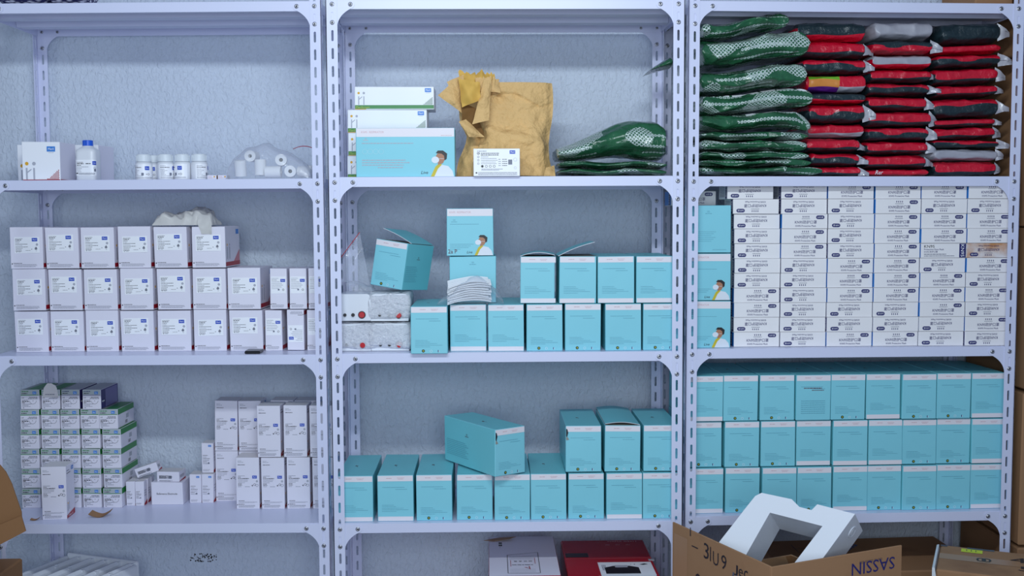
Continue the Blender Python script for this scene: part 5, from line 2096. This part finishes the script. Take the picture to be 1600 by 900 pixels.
b = MB()
for fn in (zb, zbb):
    off = 3
    b.grid(lambda s, t, fn=fn: fn(s, t) + Vector((0, .004 * fbm(fn(s, t) * 40), 0)), 16, 16, FILM)
zbo = obj('zip_bag', b.mesh('zip_bag', True), None, FRAME[2])
tag(zbo, 'clear zip bag with red seal strip behind unwrapped device', 'plastic bag')
b = MB()
q0, q1 = [Vector((at(2, x, y, .092)[0], .092, at(2, x, y, .092)[1])) for x, y in ((533, 402), (562, 363))]
dirv = (q1 - q0).normalized()
nn = Vector((-dirv.z, 0, dirv.x)) * .0011
b.poly([q0 - nn, q1 - nn, q1 + nn, q0 + nn], REDINK)
sl = obj('zip_seal', b, zbo)
sl['label'] = 'red zip seal strip'
# milky pouch on the device
ua, z = at(2, 532, 448, .07)
pr = lambda s: max(0, math.sin(math.pi * (.35 + .6 * s)) ** .8)
pb_ = obj('plastic_pouch', bag_blob(0, .075, .055, .15, .030, 12, FILM, pr, 'plastic_pouch', amp=.005, freq=40), None, FRAME[2] @ T(max(ua, .038), 0, zd + DH2 + .0095 + .0778))
tag(pb_, 'crumpled clear plastic pouch lying on top of the unwrapped device', 'plastic bag')

# masks in a clear bag
ua, z = at(2, 690, 470, .03)
gm = 'white masks in the clear bag'
mk = None
for k in range(9):
    b = MB()
    L, Wd = .125 - .004 * (k % 3), .050

    def P(s, t, k=k, L=L, Wd=Wd):
        x = (s - .5) * L
        fold = .0016 * math.sin(t * 26)
        z = .010 * math.sin(math.pi * s) * (1 - .3 * t) + fold + .012 * t * (1 - .4 * s) + .0008 * math.sin(9 * s + k)
        return Vector((x, (t - .5) * Wd, z))
    b.grid(P, 16, 20, MASKM)
    b.grid(lambda s, t: P(1 - s, t) - Vector((0, 0, .0012)), 16, 20, MASKM)
    o = obj('face_mask', b.mesh('face_mask', True), None, FRAME[2] @ T(ua + .079 + .003 * math.sin(k * 2.1), .040 + .0006 * k, zB + .0065 + .0062 * k) @ RZ(.05 * math.sin(k * 1.9)) @ RY(-.06 - .010 * k) @ RX(.12))
    tag(o, 'white pleated face mask piled with others in clear bag', 'face mask', gm)
pr = lambda s: max(0, math.sin(math.pi * s ** .85) ** .7) * (.35 + .65 * min(1, max(0, (s - .1) * 2.2)))
mb_ = obj('clear_bag', bag_blob(0, .190, .001, .084, .080, 15, FILM3, pr, 'clear_bag', amp=.0055, freq=36), None, FRAME[2] @ T(ua - .012, 0, zB + .0004))
tag(mb_, 'clear plastic bag of white masks lying on turquoise boxes', 'plastic bag')

# ------------------------------------------------------------------ bottom shelves
zb2 = surf(2, 4) + .0005
HB = (-1.605) - zb2
u0, _ = at(2, 758, 870, .14)
u1, _ = at(2, 878, 870, .14)
u2, _ = at(2, 1020, 870, .14)
# white-topped red box
b = MB()
w_ = .205
b.cbox((-w_ / 2, 0, 0), (w_ / 2, .385, HB), REDBOX, .0015, {'+z': WHITE})
FT = Face((-w_ / 2, 0, HB), (1, 0, 0), (0, 1, 0))
L_, D_ = w_, .385
for (x0, y0, x1, y1) in ((.27, .06, .72, .06), (.27, .50, .72, .56), (.27, .06, .27, .50), (.72, .06, .72, .56)):
    dx, dy = L_ * (x1 - x0), D_ * (y1 - y0)
    n_ = Vector((-dy, dx, 0)).normalized() * .0009
    p, q = FT(L_ * x0, D_ * y0, .0006), FT(L_ * x1, D_ * y1, .0006)
    b.poly([p - n_, q - n_, q + n_, p + n_], INK)
for k in range(7):
    b.greek(FT, L_ * .30, D_ * (.47 - .014 * k), L_ * (.38 - .03 * (k % 3)), .0014, GREY2, k)
b.rect(FT, L_ * .31, D_ * .22, .0016, D_ * .15, REDINK)
b.rect(FT, L_ * .66, D_ * .28, .0016, D_ * .15, REDINK)
b.text(FT, '安 全 说 明', L_ * .36, D_ * .325, .012, INK, w=L_ * .26)
b.greek(FT, L_ * .33, D_ * .25, L_ * .30, .004, INK, 5)
b.shape(FT, [(L_ * .50, D_ * .20), (L_ * .53, D_ * .20), (L_ * .59, D_ * .14), (L_ * .58, D_ * .22), (L_ * .565, D_ * .22), (L_ * .575, D_ * .165)], REDINK, .0006)
for k in range(3):
    b.greek(FT, L_ * .30, D_ * (.15 - .03 * k), L_ * .36, .0016, GREY2, 15 + k)
b.rect(FT, L_ * .15, D_ * .80, L_ * .05, D_ * .035, INK)
b.rect(FT, L_ * .15, D_ * .735, L_ * .05, D_ * .045, INK)
b.rect(FT, L_ * .165, D_ * .75, L_ * .015, D_ * .01, WHITE2, .0009)
b.rect(FT, L_ * .165, D_ * .69, L_ * .01, D_ * .012, INK)
o = put(obj('product_box', b), 2, (u0 + u1) / 2 - .002, -.05, zb2, 'red box with white printed lid on bottom shelf, left of glossy red box', 'box')
b = MB()
b.prism([(0, 0), (.05, .002), (.072, .02), (.02, .03), (-.03, .018)], lambda x, y, t: Vector((-w_ / 2 + .014 + x, .33 + y, HB + .002 + t + .1 * x)), 0, .001, CARDTAPE)
obj('tape_end', b, o)
# glossy red box
w2 = .262
H2 = HB - .004
b = MB()
b.cbox((-w2 / 2, 0, 0), (w2 / 2, .36, H2), REDBOX, .004)
FT = Face((-w2 / 2, 0, H2), (1, 0, 0), (0, 1, 0))
b.rect(FT, w2 * .36, .010, w2 * .60, .125, WHITE2, .0006)
b.rect(FT, w2 * .33, -.001, w2 * .62, .012, WHITE2, .0006)
b.shape(FT, [(w2 * .42, .03), (w2 * .80, .03), (w2 * .80, .085), (w2 * .70, .10), (w2 * .52, .10), (w2 * .42, .085)], BLACKP, .0009)
b.rect(FT, w2 * .54, .085, w2 * .14, .02, GREY2, .0012)
for k in range(4):
    b.rect(FT, w2 * (.395 + .012 * k), .06, w2 * .006, .05, GREY, .0009)
b.shape(FT, [(w2 * .82, .112), (w2 * .88, .12), (w2 * .92, .114), (w2 * .86, .106)], INK, .0009)
b.rect(FT, w2 * .72, .112, .003, .003, INK, .0009)
b.rect(FT, w2 * .76, .110, .003, .006, INK, .0009)
b.rect(FT, w2 * .02, .185, w2 * .26, .040, mat('dark_film_patch', S(66, 52, 50), .2), .0006)
b.text(FT, 'PIXMA G3411', w2 * .56, .335, .010, PINKINK, w=w2 * .34)
for k in range(3):
    b.greek(FT, w2 * (.52 + .12 * k), .305, w2 * .05, .003, PINKINK, k)
o = put(obj('product_box', b), 2, u1 + w2 / 2 + .006, -.06, zb2, 'glossy red product box with printer picture on bottom shelf', 'box')
b = MB()
b.rect(FT, .003, .168, w2 - .006, .005, mat('clear_tape', S(190, 80, 84), .15), .001)
b.prism([(w2 / 2 - .014, -.001), (w2 / 2 + .003, -.001), (w2 / 2 + .003, .011), (w2 / 2 - .014, .011)], lambda x, y, t: Vector((x, .150 + y, H2 - .001 + t)), 0, .0022, GREYF)
obj('tape_strip', b, o)

# styrofoam tray with pockets, bottom of the left rack
zb1 = surf(1, 4) + .0005
HT = -1.668 - zb1
tw, td = .26, .20
b = MB()
b.cbox((-tw / 2, 0, 0), (tw / 2, td, HT - .0745), STYRO, .006)
NC, DEEP = 5, .075
for k in range(NC):
    x0, cw = -tw / 2 + tw * k / NC, tw / NC
    # each pocket: a sloping facet rising to a rib, and a cross wall behind it
    for j in range(2):
        y0, y1 = td * j / 2, td * (j + 1) / 2
        b.prism([(x0, HT - DEEP - .001), (x0 + cw, HT - DEEP - .001), (x0 + cw, HT - .010), (x0 + cw - .006, HT), (x0 + cw - .016, HT - .003), (x0 + .004, HT - .062)], lambda x, z, t: Vector((x, t, z)), y0, y1 - .012, STYRO)
        b.prism([(x0, HT - DEEP - .001), (x0 + cw, HT - DEEP - .001), (x0 + cw, HT - .002), (x0 + cw * .55, HT - .006), (x0, HT - .020)], lambda x, z, t: Vector((x, t, z)), y1 - .012, y1, STYRO)
b.cbox((-tw / 2 - .008, td, 0), (tw / 2 + .008, td + .014, HT + .002), STYRO, .004)
b.cbox((tw / 2, 0, 0), (tw / 2 + .012, td, HT - .006), STYRO, .004)
b.cbox((-tw / 2 - .012, 0, 0), (-tw / 2, td, HT - .006), STYRO, .004)
u, _ = at(1, 128, 885, .17)
put(obj('foam_tray', b), 1, u - .055, .10, zb1, 'white styrofoam tray with angled pockets on bottom shelf of left rack', 'foam tray', None, RZ(math.radians(-20)))

# cartons in front of the left rack, at the frame's edge
def world_at(px, py, y):
    d = CR * ((px - 800) / CAM['f']) + CF - CU * ((py - 450) / CAM['f'])
    return CO + d * ((y - CO.y) / d.y)


def carton(w, d, h, seed, m=CARD, tape=True, name='cardboard_carton'):
    b = MB()
    b.cbox((-w / 2, 0, 0), (w / 2, d, h), m, .004)
    if tape:
        b.rect(Face((-w / 2, 0, h), (1, 0, 0), (0, 1, 0)), w * .46, .002, w * .08, d - .004, CARDTAPE, .0006)
        b.rect(Face((-w / 2, 0, 0), (1, 0, 0), (0, 0, 1)), w * .46, h * .82, w * .08, h * .18, CARDTAPE, .0006)
    b.warp(.004, seed, (-w / 2, 0, 0), (w / 2, d, h))
    return b


YL = -.36
zl_ = world_at(34, 873, YL + .24).z
low = obj('cardboard_carton', carton(.30, .24, zl_, 3, CARDIN), None, T(world_at(34, 880, YL + .24).x - .15, YL, 0))
tag(low, 'brown cardboard carton on floor at left edge, under the flap', 'carton', 'cartons at the left edge')
b = MB()
hl = zl_ + .004
htop = world_at(0, 800, YL).z
xe = world_at(-6, 800, YL + .225).x
wl, th = .30, .004
for (lo, hi) in (((-wl, 0, 0), (0, th, htop - hl)), ((-wl, .22, 0), (0, .22 + th, htop - hl)), ((-th, th, 0), (0, .22, htop - hl)), ((-wl, th, 0), (-wl + th, .22, htop - hl)), ((-wl, 0, 0), (0, .22, th))):
    b.cbox(lo, hi, CARDIN, .001)
opn = obj('cardboard_carton', b, None, T(xe, YL, hl))
tag(opn, 'open brown cardboard carton at left edge, its flaps spreading into view', 'carton', 'cartons at the left edge')
for pxs, yy in ((((-40, 690), (0, 727), (9, 738), (18, 756), (33, 800), (34, 814), (-40, 846)), -.012), (((-40, 836), (33, 806), (40, 830), (-40, 872)), -.026)):
    b = MB()
    fx = [world_at(x, y, YL + yy) for x, y in pxs]
    b.prism([(p.x - xe, p.z - hl) for p in fx], lambda x, z, t: Vector((x, t, z)), yy, yy + .004, CARDIN)
    obj('flap', b, opn)

# ------------------------------------------------------------------ big open carton with foam insert in the foreground
RZc = -1.40 + Z0
A = Vector((1.096 - .5, -.626, 0))
Bv = Vector((1.458 - .5, -.470, 0))
Cv = Vector((.944 - .5, -.237, 0))
bw1, bw2 = (Bv - A).length, (Cv - A).length
ang = math.atan2((Bv - A).y, (Bv - A).x)
MC = T(A.x, A.y, 0) @ RZ(ang)
hC = RZc
th = .005
b = MB()
b.cbox((0, 0, 0), (bw1, th, hC), CARD, .001)
b.cbox((0, th, 0), (th, bw2, hC), CARD, .001, {'+x': CARDIN})
hB = hC - .14
b.cbox((bw1 - th, th, 0), (bw1, bw2, hB), CARD, .001, {'-x': CARDIN})
b.cbox((th, bw2 - th, 0), (bw1 - th, bw2, hB), CARD, .001, {'-y': CARDIN})
b.cbox((th, th, 0), (bw1 - th, bw2 - th, th), CARDIN, .001)
FA = Face((0, 0, 0), (1, 0, 0), (0, 0, 1))
b.text(FA, 'SASSIN', bw1 * .60, hC - .054, .030, NAVY, w=bw1 * .34, rot=True, skew=0)
for k in range(3):
    pass
b.greek(FA, bw1 * .66, hC - .028, bw1 * .18, .006, mat('faint_print', S(128, 96, 72), .8), 4)
FB = Face((0, bw2, 0), (0, -1, 0), (0, 0, 1))
STRIPE = mat('faded_blue_print', S(92, 92, 104), .8)
for k in range(10):
    x = bw2 * (.62 + .030 * k)
    b.shape(FB, [(x, hC - .100 - .004 * k), (x + .007, hC - .100 - .004 * k), (x + .017, hC - .055), (x + .010, hC - .055)], STRIPE, .0006)
    b.shape(FB, [(x - .32 * bw2, hC - .185), (x + .007 - .32 * bw2, hC - .185), (x + .017 - .32 * bw2, hC - .145), (x + .010 - .32 * bw2, hC - .145)], STRIPE, .0006)
for (s_, x, y, h_, w_) in (('3', .35, .100, .040, .022), ('1', .415, .100, .036, .004), ('U', .445, .105, .034, .024), ('9', .53, .105, .036, .022), ('J', .655, .105, .026, .016), ('e', .70, .103, .020, .018), ('c', .75, .103, .022, .016),
                           ('o', .26, .180, .032, .026), ('o', .335, .180, .030, .026), ('o', .41, .182, .030, .026), ('0', .49, .184, .032, .018), ('1', .56, .182, .034, .004), ('-', .22, .085, .003, .028), ('1', .20, .06, .022, .004)):
    b.text(FB, s_, bw2 * x, hC - y + .045, h_, INK, w=w_, off=.0009)
b.rect(FB, bw2 * .02, hC * .3, bw2 * .15, hC * .66, CARDTAPE, .0005)
big = obj('cardboard_carton', b, None, MC)
tag(big, 'open brown cardboard carton in foreground holding white foam frame, handwritten figures', 'carton')

b = MB()
b.prism([(.0, 0), (.20, .0), (.17, .16), (.03, .16)], lambda x, y, t: Vector((bw1 - .23 + x, bw2 - .012 - y * .55, hB - .002 - y * .30 + t)), 0, .004, CARDIN)
obj('flap', b, big)

# foam frame standing in the carton, tilted
def mp_px(px, py, y):
    p = world_at(px, py, y)
    return p


# outline traced on a tilted plane: x along the frame, y up the frame
YF = -.40
FO = [(1119, 853), (1168, 790), (1180, 775), (1190, 770), (1237, 780), (1249, 792), (1268, 797), (1277, 788), (1336, 803), (1262, 905), (1222, 905), (1285, 822), (1203, 801), (1147, 900), (1133, 902)]
ex = Vector((.85, -.527, 0))
ey = (Vector((.527, .85, 0)) * .60 + Vector((0, 0, .80))).normalized()
en = ex.cross(ey).normalized()
O = world_at(1225, 800, YF)


def on_plane(px, py):
    d = CR * ((px - 800) / CAM['f']) + CF - CU * ((py - 450) / CAM['f'])
    t = (O - CO).dot(en) / d.dot(en)
    return CO + d * t - O


pts = [(q.dot(ex), q.dot(ey)) for q in (on_plane(x, y) for x, y in FO)]
b = MB()
TH = .105
b.prism(pts, lambda x, y, t: ex * x + ey * y - en * t, 0, TH, STYRO)
foam = obj('foam_insert', b, None, T(O.x, O.y, O.z))
mod = foam.modifiers.new('soft_edges', 'BEVEL')
mod.width = .006
mod.segments = 2
mod.limit_method = 'ANGLE'
tag(foam, 'white styrofoam packing frame sticking up out of the foreground carton', 'foam insert')
b = MB()
# round boss on the right end of the frame
pe0, pe1 = Vector(pts[8]), Vector(pts[9])
edir = (pe1 - pe0).normalized()
enrm = Vector((edir.y, -edir.x))
if enrm.x < 0:
    enrm = -enrm
cc = pe0 + edir * .030


def Bp(r_, a, h):
    p2 = cc + edir * (r_ * math.cos(a)) + enrm * h
    return ex * p2.x + ey * p2.y - en * (TH * .5 + r_ * math.sin(a))


n = 20
for (ra, rb, ha, hb_) in ((.016, .016, 0, .002), (.016, .012, .002, .002), (.012, .012, .002, .0006), (.0, .009, .0022, .0022), (.009, .009, .0022, 0)):
    for k in range(n):
        a0, a1 = 2 * math.pi * k / n, 2 * math.pi * (k + 1) / n
        b.poly([Bp(ra, a0, ha), Bp(rb, a0, hb_), Bp(rb, a1, hb_), Bp(ra, a1, ha)], STYRO)
obj('round_boss', b, foam)
# grey appliance deep in the carton
b = MB()
GREYAP = mat('grey_appliance', S(120, 124, 132), .4)
b.cbox((0, 0, 0), (.14, .13, hC - .17), GREYAP, .006)
b.cbox((.02, -.004, hC - .24), (.12, .0, hC - .19), mat('dark_grey_panel', S(60, 62, 70), .4), .001)
b.cbox((.05, -.006, hC - .22), (.09, -.004, hC - .208), INK, .0008)
tag(obj('appliance', b, None, MC @ T(.012, bw2 - .185, th + .001)), 'grey appliance down inside the foreground carton behind foam frame', 'appliance')

# ------------------------------------------------------------------ cartons at the foot of the right rack
zb3 = surf(3, 4) + .0005
b = carton(.60, .34, -1.652 - zb3, 8, CARD, False)
H3 = -1.652 - zb3
FT = Face((-.30, 0, H3), (1, 0, 0), (0, 1, 0))
BLP = mat('blue_stripe_print', S(38, 70, 132), .6)
for k in range(5):
    x = .245 + .020 * k
    b.shape(FT, [(x + .02, .19), (x + .034, .19), (x + .004, .27), (x - .010, .27)], BLP, .0006)
b.text(FT, 'FR', .345, .235, .035, INK, w=.05)
b.shape(FT, [(.43, .18), (.445, .18), (.405, .27), (.39, .27)], INK, .0006)
for (p, q) in (((.10, .20), (.10, .28)), ((.10, .20), (.19, .20)), ((.19, .20), (.19, .28)), ((.10, .24), (.19, .24))):
    d_ = Vector((q[0] - p[0], q[1] - p[1]))
    n_ = Vector((-d_.y, d_.x)).normalized() * .0012
    b.shape(FT, [(p[0] - n_.x, p[1] - n_.y), (q[0] - n_.x, q[1] - n_.y), (q[0] + n_.x, q[1] + n_.y), (p[0] + n_.x, p[1] + n_.y)], INK, .0006)
for k in range(4):
    b.greek(FT, .15, .035 + .012 * k, .06, .005, INK, k)
put(obj('cardboard_carton', b), 3, .615, .03, zb3, 'brown cardboard carton with blue stripe print on bottom shelf of right rack', 'carton', None)
# nearer carton with tape and yellow sticker
hN = .55


def plane_z(px, py, z):
    d = CR * ((px - 800) / CAM['f']) + CF - CU * ((py - 450) / CAM['f'])
    return CO + d * ((z - CO.z) / d.z)


pa, pb, pc = plane_z(1470, 851, hN), plane_z(1580, 863, hN), plane_z(1486, 899, hN)
b = MB()
w_ = .34
d_ = .24
b.cbox((0, -d_, 0), (w_, 0, hN), CARD, .004)
FT = Face((0, -d_, hN), (1, 0, 0), (0, 1, 0))
b.rect(FT, 0.002, d_ * .44, w_ - .004, .05, CARDTAPE, .0006)
b.rect(FT, .055, d_ - .050, .055, .032, YELST, .0009)
for k in range(3):
    b.rect(FT, .068 + .012 * k, d_ - .040, .004, .016, LIME, .0012)
    b.rect(FT, .068 + .012 * k, d_ - .040, .0015, .016, INK, .0014)
b.rect(FT, .07, d_ - .016, .07, .014, TAPE, .0008)
b.rect(FT, .24, d_ - .020, .098, .018, TAPE, .0008)
b.rect(FT, 0.0, d_ - .016, .018, .016, TAPE, .0008)
b.text(FT, '0', .095, d_ * .48, .034, INK, w=.026, off=.001)
b.text(FT, '0', .108, d_ * .48, .034, INK, w=.026, off=.0012)
b.text(FT, '4', .18, d_ * .60, .045, INK, w=.04, off=.001)
b.text(FT, '5', .20, d_ * .30, .04, INK, w=.045, off=.001)
nb_ = obj('cardboard_carton', b, None, T(pa.x, pa.y, 0) @ RZ(math.atan2(pb.y - pa.y, pb.x - pa.x)))
tag(nb_, 'taped brown carton with yellow sticker in front of right rack', 'carton')
b = MB()
b.prism([(0, hN - .18), (0, hN - .02), (-.004, hN + .004), (-.010, hN + .002), (-.012, hN - .18)], lambda x, z, t: Vector((x, -t, z)), .012, d_ - .004, FROST)
q_ = obj('loose_film', b, nb_)
q_['label'] = 'loose clear film along the left edge'
# printed text on rear carton done; carton on top of the right rack
b = carton(.112, .22, .15, 12, CARD, False)
u, _ = at(3, 1553, 4, .10)
put(obj('cardboard_carton', b), 3, u, .10, surf(3, 0) + .0004, 'brown carton standing on top of right rack by its post', 'carton')
# stack of cartons to the right of the right rack
zc_ = .001
xs_ = FRAME[3] @ Vector((RK[3][5] + .018, .02, 0))
for k, (h_, w_, dx) in enumerate(((.50, .46, 0.0), (.46, .50, .006), (.475, .48, .010), (.50, .50, .002), (.44, .46, .006))):
    b = carton(w_, .40, h_, 20 + k, CARD)
    o = obj('cardboard_carton', b, None, T(xs_.x + w_ / 2 + dx, xs_.y - .02, zc_) @ RZ(.09 * 0))
    tag(o, 'brown carton in the stack beyond the right rack, %s from the floor' % ORD[k], 'carton', 'carton stack right of the right rack')
    zc_ += h_ + .006
